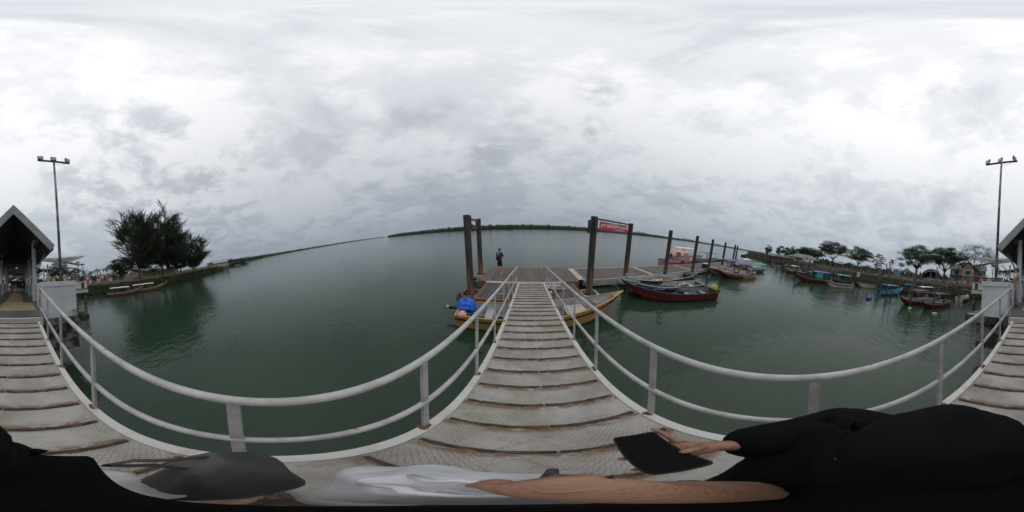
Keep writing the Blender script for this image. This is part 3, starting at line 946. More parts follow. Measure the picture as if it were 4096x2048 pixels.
        for tq in (t0 + .04, t1 - .04):
            for sgn in (1, -1):
                MB().tube([(Lb * tq - .12 * (1 if tq > .5 else -1), sgn * (hb(tq) - .06), gz(tq)), (Lb * tq, sgn * wc * .94, cpost + .01)], .02, 6).build('canopy_post', PAINT['palegrey'], root)
    if motor:
        mm = MB(); mm.cowl((-.14, 0, gz(0) + .26), (.22, .13, .20), rot=Matrix.Rotation(R(-10), 3, 'Y')); c_ = mm.build('motor_cowl', PAINT[motor], root, smooth=True)
        mm = MB(); mm.box((-.17, 0, gz(0) - .02), (.16, .12, .34)); mm.bar((-.19, 0, gz(0) - .1), (-.24, 0, -.35), .05, .16); mm.build('motor_leg', PAINT['black'], root)
        MB().tube([(.02, 0, gz(0) + .2), (.45, .06, gz(0) + .28)], .022, 6).build('tiller', PAINT['black'], root)
    root['gz0'] = gz(0)
    return root, hb, gz, Lb
def in_boat(root, x, y, z):
    a = root.rotation_euler[2]
    return V((root.location.x + x * math.cos(a) - y * math.sin(a), root.location.y + x * math.sin(a) + y * math.cos(a), z))
def life_ring(label, p, nrm, r=.29):
    o = MB().torus((0, 0, 0), r, .065, nrm, 20, 8, 0, 1).build('life_ring', [PAINT['lifering'], PAINT['white']], smooth=True, loc=p)
    return tag(o, label, 'life ring', 'orange life rings')

# --- the yellow boat under the gangway
yb, hb, gz, Lb = boat('boat', 'open yellow wooden boat lying across under the gangway', (-2.62, 5.33), (4.14, 5.98), 1.46, ('yellow', 'yellow'), depth=.50, rise=.50, inner='palegrey', rim='yellow', thwarts=(.17,), ribs=7, band=.4, foredeck=(.915, 'yellow'), rubrail='black')
MB().box((Lb * .46, .0, .30), (.05, 1.18, .52)).build('bulkhead', M_WHITE, yb)
for k in range(3):
    MB().box((Lb * .36 + .09 * k, -.2, .33), (.07, .9, .04)).build('locker_board', mat('grey_board', (0.24, 0.22, 0.20), (0.10, 0.09, 0.08), 4, .8, .3, stretch=(1, 8, 1)), yb)
MB().box((Lb * .66, .10, .25), (.85, .75, .36)).build('bait_box', M_PLATE, yb)
MB().box((Lb * .80, 0, .44), (.05, .82, .28)).build('bow_beam', M_PLATE, yb)
t_ = thing('covered_outboard', 'outboard motor wrapped in a bright blue tarpaulin on the yellow boat', 'motor', in_boat(yb, .22, .12, .5), yb.rotation_euler[2])
def tarp():
    m = MB(); n, k = 72, 30
    def rid(p): return 1 - 2.2 * abs(noise.noise(p))
    for i in range(k + 1):
        v_ = i / k
        for j in range(n):
            a = 2 * math.pi * j / n
            ca, sa = math.cos(a), math.sin(a)
            prof = math.sin(min(1, v_ * 1.7) * math.pi / 2) ** .6
            crease = .075 * rid(V((ca * 1.5, sa * 1.5, v_ * 1.6))) + .05 * rid(V((ca * 3.4 + 4, sa * 3.4, v_ * 3.4)))
            flute = .07 * math.sin(a * 9 + 2 * math.sin(a * 3)) * max(0, v_ - .45)
            r = (.33 + crease + flute) * prof * (1 - .22 * max(0, v_ - .7) / .3)
            z = .52 - .74 * v_ ** 1.35 + .07 * rid(V((ca * 2, sa * 2 + 7, v_ * 2))) * prof + .10 * sa * (1 - v_) + .06 * math.sin(a * 4) * v_
            m.v.append((r * ca * .98, r * sa * .72, z * .86))
    for i in range(k):
        for j in range(n):
            j2 = (j + 1) % n
            m.f.append((i * n + j, (i + 1) * n + j, (i + 1) * n + j2, i * n + j2)); m.m.append(0)
    return m
tarp().build('tarpaulin', PAINT['tarp'], t_, smooth=True)
MB().tube([(-.15, .0, .02), (-.55, .05, .02), (-.72, .05, -.02)], [.10, .085, .07], 10).build('motor_leg', M_BLACK, t_, smooth=True)
MB().ell((-.82, .05, .0), (.08, .075, .09), 10, 7).build('propeller_hub', M_PLATE, t_, smooth=True)
for a in (0.3, 2.4, 4.5):
    MB().slab([(-.87, .05, 0), (-.87, .05 + .02, .02), (-.90, .05 + .12 * math.cos(a), .12 * math.sin(a)), (-.86, .05 + .10 * math.cos(a + .7), .10 * math.sin(a + .7))], .008).build('propeller_blade', M_BLACK, t_)
MB().tube([(.40 * math.cos(a) * 1.0 + .02, .34 * math.sin(a), -.02 + .02 * math.sin(3 * a)) for a in [k * .35 for k in range(19)]], .009, 5).build('lashing', M_ROPE, t_)
o = MB().ell((0, 0, 0), (.17, .17, .155), 18, 12).build('buoy', mat('faded_pink_buoy', (0.55, 0.30, 0.22), (0.48, 0.25, 0.18), 3, .45), smooth=True, loc=in_boat(yb, .26, -.50, .60)); tag(o, 'faded pink round buoy in the stern of the yellow boat', 'buoy')
for k in range(2):
    MB().tube([in_boat(yb, Lb * .70 + .05 * k, .35, .50) - V(yb.location) * 0 for _ in (0,)] + [in_boat(yb, Lb * .64, .40, .12)], .02, 6)
rp = [(in_boat(yb, Lb * (.82 + .05 * math.sin(k * 1.7)), .16 * math.cos(k * 2.1), .60 + .012 * k)) for k in range(14)]
rope(rp, .010, 'tangled pale rope on the bow of the yellow boat', .01, mat('pale_rope', (0.50, 0.47, 0.42), None, 30, .9))
# --- red open boat
rb, hb, gz, Lb = boat('boat', 'open red boat with grey inside and lime motor cover', (10.36, 4.38), (5.0, 7.55), 1.50, ('red', 'red'), depth=.46, rise=.55, inner='grey', rim='black', thwarts=(.13, .33), ribs=6, band=.9, rubrail='black')
t_ = thing('covered_outboard', 'outboard motor under a lime yellow cover on the red boat', 'motor', in_boat(rb, .02, 0, .55), rb.rotation_euler[2])
MB().cowl((-.05, 0, .18), (.27, .17, .21), 18, 11, rot=Matrix.Rotation(R(-28), 3, 'Y'), e=.7).build('cover', PAINT['lime'], t_, smooth=True)
MB().tube([(-.12, 0, .12), (-.34, 0, -.05), (-.50, 0, -.12)], [.14, .10, .07], 10).build('motor_leg', M_BLACK, t_, smooth=True)
MB().ell((-.55, 0, -.12), (.07, .09, .09), 8, 6).build('propeller_hub', M_BLACK, t_, smooth=True)
o = MB().box((0, 0, 0), (.26, .20, .22)).build('jerrycan', M_WHITE, loc=in_boat(rb, Lb * .44, .22, .20)); tag(o, 'small white fuel can on the floor of the red boat', 'can')
t_ = thing('paddle', 'paddle with blue blade lying in the red boat', 'paddle', in_boat(rb, Lb * .66, -.20, .50), rb.rotation_euler[2] + .08)
MB().tube([(.1, 0, .06), (1.7, 0, .16)], .018, 6).build('shaft', M_STEELD, t_); MB().box((-.25, 0, .0), (.75, .12, .015)).build('blade', mat('blue_blade', (0.10, 0.16, 0.42), None, 5, .4), t_)
o = MB().tube([in_boat(rb, Lb * .30, .35, .45), in_boat(rb, Lb * .42, -.1, .53), in_boat(rb, Lb * .62, -.45, .52)], .018, 6).build('pole', M_STEELD); tag(o, 'thin dark pole lying across the red boat seats', 'pole')
o = MB().ell((0, 0, 0), (.38, .16, .09), 14, 8, lump=1.1, seed=2).build('cloth_heap', mat('dark_cloth', (0.045, 0.05, 0.055), None, 8, .9), smooth=True, loc=in_boat(rb, Lb * .36, -.35, .38)); tag(o, 'dark crumpled cloth on the red boat seat', 'cloth')
# --- grey open boat
gb, hb, gz, Lb = boat('boat', 'open grey boat moored between the red boat and the blue net boat', (11.3, 6.08), (5.22, 7.90), 1.36, ('navy', 'black'), depth=.42, rise=.55, inner='palegrey', rim='palegrey', thwarts=(.13,), ribs=9, band=.5)
t_ = thing('oar', 'red and white striped oar in the grey boat', 'oar', in_boat(gb, Lb * .30, -.1, .40), gb.rotation_euler[2] + .45)
for k in range(5): MB().tube([(-.55 + k * .25, 0, 0), (-.30 + k * .25, 0, 0)], .045, 8).build('shaft', [PAINT['white'], PAINT['lifering']][k % 2], t_)
MB().box((-.75, 0, 0), (.40, .14, .02)).build('blade', PAINT['white'], t_)
o = MB().box((0, 0, 0), (.62, .42, .04), Matrix.Rotation(R(8), 3, 'Y')).build('board', M_WHITE, loc=in_boat(gb, Lb * .70, .10, .36)); tag(o, 'white board in the bow of the grey boat', 'board')
m = MB(); m.tube([(0, .22, 0), (-.35, .3, .36), (-.9, .34, .30)], .018, 6); m.tube([(0, -.22, 0), (-.35, -.3, .36), (-.9, -.34, .30)], .018, 6); m.tube([(-.35, .3, .36), (-.1, 0, .40), (-.35, -.3, .36)], .018, 6)
m.build('bow_rail', PAINT['palegrey'], gb).location = (Lb - .15, 0, .85)
# --- blue net boat
bb, hb, gz, Lb = boat('boat', 'navy boat loaded with nets, floats and a yellow crate', (12.65, 8.02), (5.48, 8.28), 1.30, ('navy', 'navy'), depth=.50, rise=.45, inner='palegrey', rim='palegrey', thwarts=(.36,), ribs=0, band=.6)
MB().box((Lb * .30, 0, .47), (.95, .95, .03)).build('deck_board', mat('red_brown_board', (0.22, 0.10, 0.07), None, 3, .7), bb)
t_ = thing('crate', 'yellow plastic crate in the navy net boat', 'crate', in_boat(bb, Lb * .47, 0, .42), bb.rotation_euler[2])
m = MB()
for (c, d_) in (((0, .27, .14), (.80, .03, .28)), ((0, -.27, .14), (.80, .03, .28)), ((.39, 0, .14), (.03, .51, .28)), ((-.39, 0, .14), (.03, .51, .28)), ((0, 0, .02), (.75, .51, .03))): m.box(c, d_)
m.build('body', mat('crate_yellow', (0.55, 0.27, 0.02), None, 5, .45), t_)
m = MB(); m.box((0, 0, .30), (.84, .03, .03), None); m.box((0, .285, .285), (.86, .03, .03)); m.box((0, -.285, .285), (.86, .03, .03)); m.build('rim', mat('crate_yellow2', (0.58, 0.30, 0.03), None, 5, .45), t_)
t_ = thing('cool_box', 'light blue box sitting in the yellow crate', 'box', in_boat(bb, Lb * .47, .02, .62), bb.rotation_euler[2] + .1)
MB().box((0, 0, .06), (.56, .36, .14)).build('body', mat('light_blue_plastic', (0.06, 0.30, 0.60), None, 5, .4), t_); MB().box((0, 0, .15), (.60, .40, .05)).build('lid', mat('light_blue_plastic2', (0.08, 0.34, 0.64), None, 5, .4), t_)
m = MB()
rn = random.Random(3)
for k in range(26):
    c = V((rn.gauss(0, .30), rn.gauss(0, .16), rn.uniform(0, .16)))
    a0, rr_ = rn.uniform(0, 6), rn.uniform(.12, .25)
    m.tube([c + V((rr_ * math.cos(a0 + q * .5), rr_ * .7 * math.sin(a0 + q * .5), .03 * math.sin(q))) for q in range(10)], .012, 5)
o = m.build('rope_heap', M_ROPE, loc=in_boat(bb, Lb * .64, .05, .50)); tag(o, 'heap of tan rope and net in the navy boat', 'rope')
for k, (x, y) in enumerate([(.60, .30), (.63, .36), (.58, .20), (.66, .28), (.61, .12), (.55, .28)]):
    o = MB().ell((0, 0, 0), (.085, .085, .085), 12, 8).build('net_float', PAINT['white'], smooth=True, loc=in_boat(bb, Lb * x, y, .56 + .03 * (k % 2))); tag(o, 'round white net float beside the rope heap in the navy boat', 'float', 'white net floats')
t_ = thing('covered_outboard', 'motor under a dark cover in the stern of the navy boat', 'motor', in_boat(bb, .62, .1, .45), bb.rotation_euler[2])
MB().ell((0, 0, .20), (.40, .26, .28), 18, 10, lump=.5, seed=9).build('cover', mat('dark_cover', (0.022, 0.024, 0.034), (0.035, 0.037, 0.05), 6, .6, .4), t_, smooth=True)
MB().box((-.45, 0, .0), (.25, .14, .4)).build('motor_leg', M_BLACK, t_)
# --- tour boats beyond
ta, hb, gz, Lb = boat('boat', 'maroon tour boat with blue canopy nearest the boardwalk', (24.3, 6.9), (17.35, 8.50), 1.75, ('maroon', 'white'), depth=.62, rise=.35, inner='white', rim='white', thwarts=(.3, .5), canopy=(.12, .60, 'c_blue', 1.02), cpost=1.95, band=1.1)
MB().box((Lb * .58, 0, .80), (.08, .70, .75)).build('console', M_WHITE, ta)
MB().box((Lb * .592, 0, .62), (.05, .60, .26)).build('console_panel', PAINT['lifering'], ta)
life_ring('upright life ring on the tour boat nearest the boardwalk', in_boat(ta, Lb * .50, .50, 1.45), (1, .3, 0), .26)
tb, hb, gz, Lb = boat('boat', 'maroon tour boat with white stripe and sagging blue canopy', (23.6, 4.75), (17.1, 6.90), 1.75, ('maroon', 'red'), depth=.60, rise=.35, inner='white', rim='white', thwarts=(.3, .5), canopy=(.14, .56, 'c_blue', 1.02), cpost=1.85, band=1.1, motor='motorw', rubrail='white')
MB().box((Lb * .50, 0, .78), (.08, .70, .75)).build('console', PAINT['maroon'], tb)
MB().box((Lb * .512, 0, .92), (.05, .55, .35)).build('console_panel', M_WHITE, tb)
life_ring('life ring under the sagging blue canopy', in_boat(tb, Lb * .30, -.5, 1.35), (1, .6, 0), .26)
boat('boat', 'small tan dinghy beside the maroon tour boats', (23.0, 4.0), (20.0, 5.45), 1.15, ('tan', 'tan'), depth=.34, rise=.18, inner='tan', rim='cream', thwarts=(.3, .6), motor='motorw', band=.5)
boat('boat', 'orange hulled boat with pale cabin roof behind the tour boats', (31.8, 6.6), (25.6, 8.2), 1.7, ('orange', 'brown'), depth=.70, rise=.5, inner='brown', rim='white', thwarts=(.3,), canopy=(.20, .62, 'c_white', 1.0), cpost=2.05, band=.7)
boat('boat', 'dark blue boat with slanting teal canopy at the end of the row', (27.4, 6.2), (33.9, 3.6), 1.5, ('blue', 'brown'), depth=.52, rise=.40, inner='cream', rim='cream', thwarts=(.3, .6), canopy=(.30, .86, 'c_teal', .9), cpost=1.55, motor='black', band=.8)
# --- beyond the boardwalk
pk, hb, gz, Lb = boat('boat', 'pink boat with orange roof and life rings behind the boardwalk', (15.0, 13.9), (22.3, 13.4), 1.9, ('palepink', 'pink'), depth=.78, rise=.55, srise=.18, inner='palepink', rim='palepink', thwarts=(.3,), canopy=(.16, .66, 'c_orange', 1.0), cpost=2.05, band=.34)
for sgn in (1, -1): MB().box((Lb * .52, sgn * .70, 1.45), (.9, .04, .9)).build('cabin_side', PAINT['palepink'], pk)
life_ring('red life ring at the open stern of the pink boat', in_boat(pk, Lb * .24, -.92, 1.45), (0, 1, 0), .33)
life_ring('pale orange life ring on the cabin of the pink boat', in_boat(pk, Lb * .54, -.95, 1.15), (0, 1, 0), .33)
for k, x in enumerate((.40, .72)):
    o = MB().torus((0, 0, 0), .24, .06, (0, 1, 0), 16, 6).build('tyre_fender', M_BLACK, smooth=True, loc=in_boat(pk, Lb * x, -1.0, .72)); tag(o, ['black tyre hung amidships on the pink boat', 'black tyre hung near the bow of the pink boat'][k], 'tyre')
wb, hb, gz, Lb = boat('boat', 'white boat with long white roof behind the pink boat', (20.4, 16.9), (30.2, 16.2), 1.9, ('white', 'white'), depth=.75, rise=.7, inner='palegrey', rim='palegrey', thwarts=(.3,), canopy=(.02, .62, 'c_white', 1.0), cpost=2.35, band=.75, motor='black')
life_ring('dark red life ring under the long white roof', in_boat(wb, Lb * .18, -.92, 2.0), (0, 1, 0), .30)
te, hb, gz, Lb = boat('boat', 'dark teal boat with blue canopy at the far side of the boardwalk', (23.2, 14.0), (32.0, 13.7), 1.8, ('teal', 'teal'), depth=.65, rise=.65, inner='grey', rim='palegrey', thwarts=(.3,), canopy=(.20, .68, 'c_blue', 1.0), cpost=2.0, band=.75)
life_ring('life ring on the teal boat with blue canopy', in_boat(te, Lb * .26, -.90, 1.55), (0, 1, 0), .30)
boat('boat', 'long black narrow boat lying past the last piles', (33.5, 14.8), (41.5, 12.0), 1.3, ('black', 'navy'), depth=.45, rise=.6, inner='green', rim='black', thwarts=(.4,), motor='black')
boat('boat', 'small red boat with white roof under way off the dock', (84, 22.6), (90, 21.6), 2.2, ('red', 'navy'), depth=.9, rise=.8, inner='brown', rim='red', thwarts=(.3,), canopy=(.2, .8, 'c_white', 1.0), cpost=3.0)
boat('boat', 'tiny dark speedboat out on the open river', (-22, 200), (-29, 201), 2.2, ('black', 'black'), depth=.6, rise=.6, inner='black', rim='black', thwarts=(.3,))
# --- left bank boats
for k, (st, bw, lb) in enumerate([((-18.6, -31.2), (-23.9, -25.9), 'red brown longboat with pale roof, the nearer of the two on the left'), ((-24.0, -30.2), (-30.2, -24.2), 'red brown longboat with pale roof moored behind its twin on the left')]):
    q, hb, gz, Lb = boat('boat', lb, st, bw, 1.55, ('maroon', 'brown'), depth=.55, rise=.85, inner='grey', rim='cream', thwarts=(.3, .5), canopy=(.10, .66, 'c_white', 1.25), cpost=1.75, motor='black', band=.55, bowpost=.15 if k == 0 else .5, rubrail='cream')
    life_ring(['life ring on the nearer left longboat', 'life ring on the farther left longboat'][k], in_boat(q, Lb * (.30 if k == 0 else .55), .62, 1.05), (.6, .8, 0), .30)
# --- right marina boats
q, hb, gz, Lb = boat('boat', 'maroon longboat with navy canopy moored at a wooden stake', (15.9, -20.6), (15.1, -13.2), 1.7, ('palegrey', 'maroon'), depth=.62, rise=.6, inner='palegrey', rim='palegrey', thwarts=(.3, .5), canopy=(.28, .66, 'c_navy', 1.1), cpost=1.95, band=.5, bowpost=.35)
life_ring('life ring standing in the navy canopy longboat', in_boat(q, Lb * .30, .5, 1.0), (1, -.4, 0), .30)
q, hb, gz, Lb = boat('boat', 'maroon longboat with black mesh canopy and pale waterline', (13.4, -21.2), (12.4, -14.2), 1.7, ('maroon', 'maroon'), depth=.58, rise=.5, inner='palegrey', rim='palegrey', thwarts=(.3, .5), canopy=(.26, .64, 'c_black', 1.1), cpost=1.85, band=.5, bowpost=.25, rubrail='cream')
life_ring('life ring standing in the black canopy longboat', in_boat(q, Lb * .26, -.4, 1.0), (1, -.4, 0), .30)
boat('boat', 'white and red speedboat with its black motor facing the gangway', (14.0, -26.2), (14.6, -30.8), 1.9, ('white', 'red'), depth=.78, rise=.35, inner='white', rim='white', thwarts=(.5,), canopy=(.36, .80, 'c_navy', 1.0), cpost=2.15, motor='black', band=.55)
boat('boat', 'maroon boat with white rim behind the black canopy longboat', (20.4, -33.6), (19.6, -26.6), 1.7, ('maroon', 'maroon'), depth=.62, rise=.5, inner='palegrey', rim='white', thwarts=(.3, .5), canopy=(.30, .62, 'c_navy', 1.0), cpost=2.5, band=.8)
boat('boat', 'maroon boat with faded white canopy deep among the stakes', (23.0, -29.6), (22.2, -22.6), 1.7, ('maroon', 'brown'), depth=.6, rise=.5, inner='palegrey', rim='white', thwarts=(.3, .5), canopy=(.05, .70, 'c_white', 1.1), cpost=1.9, band=.6)
sb, hb, gz, Lb = boat('boat', 'sky blue boat with bright blue awning between tall stakes', (22.5, -15.3), (24.6, -22.4), 1.6, ('sky', 'brown'), depth=.60, rise=.75, inner='sky', rim='sky', thwarts=(.5,), canopy=(.12, .62, 'c_bright', 1.2), cpost=1.75, motor='black', band=.75)
boat('boat', 'red brown boat with bright blue awning behind the sky blue boat', (27.2, -29.0), (26.4, -22.6), 1.6, ('orange', 'brown'), depth=.60, rise=.6, inner='orange', rim='palegrey', thwarts=(.5,), canopy=(.2, .75, 'c_bright', 1.1), cpost=1.9, band=.6)
boat('boat', 'cream boat with dark red stripe and covered motor', (27.9, -12.9), (26.3, -7.2), 1.5, ('maroon', 'cream'), depth=.58, rise=.45, inner='grey', rim='white', thwarts=(.3, .6), motor='motor', band=.45)
boat('boat', 'small plain cream boat beyond the striped one', (32.4, -20.6), (30.6, -15.2), 1.5, ('cream', 'cream'), depth=.60, rise=.35, inner='palegrey', rim='cream', thwarts=(.3, .6), motor='motor', band=.5)
boat('boat', 'dark boat with pale gear behind the plain cream boat', (35.6, -20.8), (34.0, -15.6), 1.5, ('black', 'black'), depth=.55, rise=.35, inner='palegrey', rim='palegrey', thwarts=(.3, .6), band=.5)
boat('boat', 'dark boat under a low teal canopy by the plank jetty', (33.6, -14.8), (32.0, -10.0), 1.5, ('black', 'black'), depth=.55, rise=.35, inner='grey', rim='black', thwarts=(.3, .6), canopy=(.1, .8, 'c_teal', 1.1), cpost=2.0, band=.5)
q, hb, gz, Lb = boat('boat', 'dark green fishing boat with teal and blue tarpaulin cabin', (31.2, -9.0), (28.2, -2.0), 1.8, ('green', 'red'), depth=.85, rise=.65, inner='green', rim='green', thwarts=(.3,), canopy=(.02, .52, 'c_bright', 1.0), cpost=2.1, band=.85, rubrail='cream')
for sgn in (1, -1):
    MB().box((Lb * .36, sgn * .80, 1.45), (1.5, .03, 1.15)).build('cabin_tarpaulin', PAINT['c_teal'], q)
    MB().box((Lb * .14, sgn * .80, 1.45), (1.5, .03, 1.15)).build('cabin_tarpaulin', PAINT['c_navy'], q)
boat('boat', 'long red boat with blue cover behind the dark green fishing boat', (43.0, -8.3), (35.2, -2.0), 1.7, ('red', 'brown'), depth=.75, rise=.5, inner='palegrey', rim='palegrey', thwarts=(.3,), canopy=(.02, .30, 'c_bright', .9), cpost=1.15, band=.7, motor='motorw')
boat('boat', 'tan boat with green covered bow at the far marina edge', (50.0, -5.0), (46.5, .6), 1.7, ('tan', 'tan'), depth=.8, rise=.5, inner='brown', rim='cream', thwarts=(.3,), canopy=(.3, .95, 'green', 1.0), cpost=1.5, band=.7)
boat('boat', 'white boat with dark canopy beside the tan marina boat', (43.5, -4.4), (39.6, -.6), 1.6, ('white', 'brown'), depth=.7, rise=.5, inner='grey', rim='white', thwarts=(.3,), canopy=(.2, .7, 'c_white', 1.0), cpost=1.9, motor='motorw')
boat('boat', 'narrow blue skiff in front of the stilt hut', (56.5, 1.5), (52.0, 3.6), 1.2, ('blue', 'white'), depth=.4, rise=.5, inner='palegrey', rim='white', thwarts=(.4,))
# floats and barrel
o = thing('barrel', 'blue plastic barrel floating by the stakes', 'barrel', (18.45, -11.16, .08), rot=(R(84), R(10), R(40)))
MB().lathe([(.24, -.45), (.27, -.42), (.27, -.16), (.285, -.14), (.285, -.10), (.27, -.08), (.27, .1), (.285, .12), (.285, .16), (.27, .18), (.27, .42), (.24, .45)], 18).build('body', mat('barrel_blue', (0.012, 0.03, 0.14), None, 4, .4), o, smooth=False)
MB().lathe([(.25, .452), (.25, .47), (.21, .47), (.21, .455)], 18).build('rim', mat('barrel_blue2', (0.02, 0.04, 0.18), None, 4, .4), o)
o = MB().ell((0, 0, .08), (.20, .20, .19), 16, 10).build('buoy', PAINT['cream'], smooth=True, loc=(12.95, -13.2, 0)); tag(o, 'round cream buoy at the foot of the big stake', 'buoy')
o = MB().tube([(-.30, 0, .06), (-.26, 0, .06), (.26, 0, .06), (.30, 0, .06)], [.05, .11, .11, .05], 12).build('buoy', PAINT['white'], smooth=True, loc=(10.15, -14.0, 0)); tag(o, 'white sausage float beside the maroon longboat', 'buoy')
# ------------------------------------------------------------------ jetty head, pavilion
ZL = 2.72
M_CONC = mat('stained_concrete', (0.20, 0.19, 0.165), (0.028, 0.028, 0.022), 2.6, .85, .5, 8, lo=.40, hi=.56)
M_CONCW = mat('painted_concrete', (0.46, 0.46, 0.45), (0.30, 0.29, 0.27), 1.0, .75, .1, lo=.5, hi=.8)
M_FLOOR = mat('dark_floor', (0.090, 0.088, 0.086), (0.062, 0.060, 0.058), 1.2, .45, .05)
M_TAN = mat('tan_floor_strip', (0.30, 0.225, 0.145), (0.235, 0.175, 0.11), 1.3, .55, .05)
M_SOFFIT = mat('brown_soffit', (0.075, 0.052, 0.042), (0.055, 0.038, 0.032), 1.2, .7)
M_FASCIA = mat('grey_green_fascia', (0.30, 0.34, 0.33), (0.22, 0.25, 0.245), 2, .5)
M_TILE = mat('roof_sheet', (0.16, 0.155, 0.15), (0.11, 0.10, 0.10), 2.5, .6, .1)
M_COL = mat('column_white', (0.55, 0.55, 0.55), (0.45, 0.45, 0.44), 1.5, .6)
m = MB()
m.box((.17, -6.15, ZL - .14), (2.06, 2.5, .28)); m.box((.2, -14.6, ZL - .1405), (5.0, 14.4, .28))
m.box((.1, -26.5, ZL - .141), (19.3, 9.4, .28))
m.box((.2, -36.3, ZL - .142), (8.0, 10.4, .28))
tag(m.build('jetty_deck', M_FLOOR), kind='structure')
m = MB(); m.box((.115, -4.86, ZL - .145), (1.66, .12, .22)); tag(m.build('jetty_edge_beam', M_CONCW), kind='structure')
m = MB(); m.box((.02, -7.3, ZL + .004), (1.42, 2.5, .008)); m.box((.18, -13.4, ZL + .0035), (.94, 9.7, .007))
tag(m.build('floor_strip', M_TAN), kind='structure')
# concrete base below the white boxes
for sx, lb in ((-1, 'left'), (1, 'right')):
    m = MB()
    m.box((sx * 1.88 + .12, -7.25, 2.12), (2.3, 1.4, .30)); m.box((sx * 1.75 + .12, -7.35, 1.32), (1.7, 1.0, 1.3)); m.box((sx * 1.6 + .12, -7.35, .1), (.55, .55, 1.3))
    tt = tag(m.build('pile_cap', M_CONC), f'stained concrete base under the {lb} white planter box', 'concrete base')
    x0 = -2.42 if sx < 0 else 1.36
    bx = thing('planter_box', f'tall white planter box to the {"left" if sx < 0 else "right"} of the gangway top seen from the water', 'planter', (x0 + .56, -7.0, 2.27)) if False else thing('planter_box', ['tall white planter box below the pole with a black scuff mark', 'tall white planter box beside the man in the beige shirt'][0 if sx < 0 else 1], 'planter', ((-1.70 if sx < 0 else 1.92), -7.0, 2.27))
    wb_ = 1.42 if sx < 0 else 1.10
    m = MB(); m.box((0, 0, .66), (wb_, .75, 1.32)); m.build('wall', M_WALLW, bx)
    m = MB(); m.box((0, 0, 1.42), (wb_ + .05, .81, .20)); m.build('cap', M_WALLW, bx)
    MB().box((-sx * (wb_ / 2 + .08), -.15, .74), (.14, .30, 1.47)).build('end_post', M_WALLW, bx)
    if sx < 0:
        m = MB()
        for k, (x, z, s_) in enumerate([(.47, 1.44, .05), (.51, 1.40, .035), (.56, 1.46, .03)]): m.ell((x, -.0, z), (s_ * 1.6, .4075, s_), 8, 6)
        m.build('scuff_mark', M_BLACK, bx)
# bench parapet beyond boxes along the deck
# small plant at the left box
M_LEAFL = mat('leaf_bright', (0.07, 0.15, 0.03), (0.045, 0.10, 0.02), 8, .6, trans=.25)
def leaf_plant(name, label, loc, n, rad, h, sz, mt=None, cat='plant', seed=1):
    rnd = random.Random(seed)
    t_ = thing(name, label, cat, loc)
    m = MB(); st = MB()
    for k in range(n):
        a, r_ = rnd.uniform(0, 6.28), rad * math.sqrt(rnd.random())
        p = V((r_ * math.cos(a), r_ * math.sin(a), h * rnd.uniform(.25, 1)))
        if k % 3 == 0: st.tube([(p.x * .2, p.y * .2, -.02), p], .006, 4)
        d = V((math.cos(a + rnd.gauss(0, .6)), math.sin(a + rnd.gauss(0, .6)), rnd.uniform(-.5, .4))).normalized() * sz * rnd.uniform(.7, 1.3)
        sd = d.cross(V((0, 0, 1))).normalized() * sz * .33
        m.add([p, p + d * .5 + sd, p + d, p + d * .5 - sd], [(0, 1, 2, 3)])
    m.build('leaves', mt or M_LEAFL, t_); st.build('stems', M_GRASS, t_)
    return t_
leaf_plant('plant', 'bright green plant sprouting from the concrete beside the white box', (-2.55, -6.72, 2.25), 60, .28, .30, .16)
# columns
for k, (x, y) in enumerate([(-1.0, -9.7), (1.22, -9.0), (-1.05, -14.4), (1.42, -14.4), (-1.05, -19.5), (1.45, -19.4), (-1.1, -24.5), (1.5, -24.5)]):
    lb = ['front left', 'front right', 'second left', 'second right', 'third left', 'third right', 'rear left', 'rear right'][k]
    t_ = thing('pavilion_column', f'round white column of the jetty pavilion, {lb} of the walkway seen from the water', 'column', (x, y, ZL), group='pavilion columns')
    MB().lathe([(.135, 0), (.135, 3.5), (.13, 3.5)], 20).build('shaft', M_COL, t_, smooth=False)
    MB().box((0, 0, .04), (.30, .30, .08)).build('base', M_COL, t_)
# low white walls between the columns
for sx in (-1, 1):
    x = .18 + sx * 1.42
    t_ = thing('low_wall', ['low white parapet wall along the jetty below the left columns', 'low white parapet wall along the jetty behind the standing man'][0 if sx < 0 else 1], 'wall', (x, -15.0, ZL))
    for k in range(3):
        MB().box((0, -3.6 + k * 4.0, .48), (.16, 2.6, .96)).build('panel', M_WALLW, t_)
        MB().box((0, -3.6 + k * 4.0, 1.0), (.24, 2.7, .07)).build('coping', M_WALLW, t_)
# gable roof
def gable(t_, y0, y1, apex, hw, zr, ze, xc, sheet, fascia=True, th=.10):
    for s_ in (-1, 1):
        q = [(xc, y0, zr), (xc + s_ * hw, y0, ze), (xc + s_ * hw, y1, ze), (xc, y1, zr)]
        if s_ < 0: q = q[::-1]
        MB().slab([(a, b, c) for a, b, c in q], th).build('roof_sheet', M_TILE, t_)
        MB().slab([(a + (-.001 * s_), b + (.02 if b == y1 else -.02), c - th - .015) for a, b, c in q], .03).build('soffit', M_SOFFIT, t_)
        if fascia:
            q2 = [(xc, y0 + .06, zr + .08), (xc + s_ * (hw + .10), y0 + .06, ze - .03), (xc + s_ * (hw - .14), y0 + .06, ze - .29), (xc, y0 + .06, zr - .46)]
            MB().slab(q2 if s_ < 0 else q2[::-1], .07).build('barge_board', M_FASCIA, t_)
            m = MB(); m.bar((xc + s_ * (hw + .035), y0 + .0, ze - .13), (xc + s_ * (hw + .035), y1, ze - .13), .05, .20); m.build('eave_board', M_FASCIA, t_)
pv = thing('jetty_pavilion_roof', 'steep grey gable roof with brown soffit over the jetty head', 'roof', (0, 0, 0))
gable(pv, -8.0, -20.5, 0, 1.98, 7.82, 5.66, .18, M_TILE)
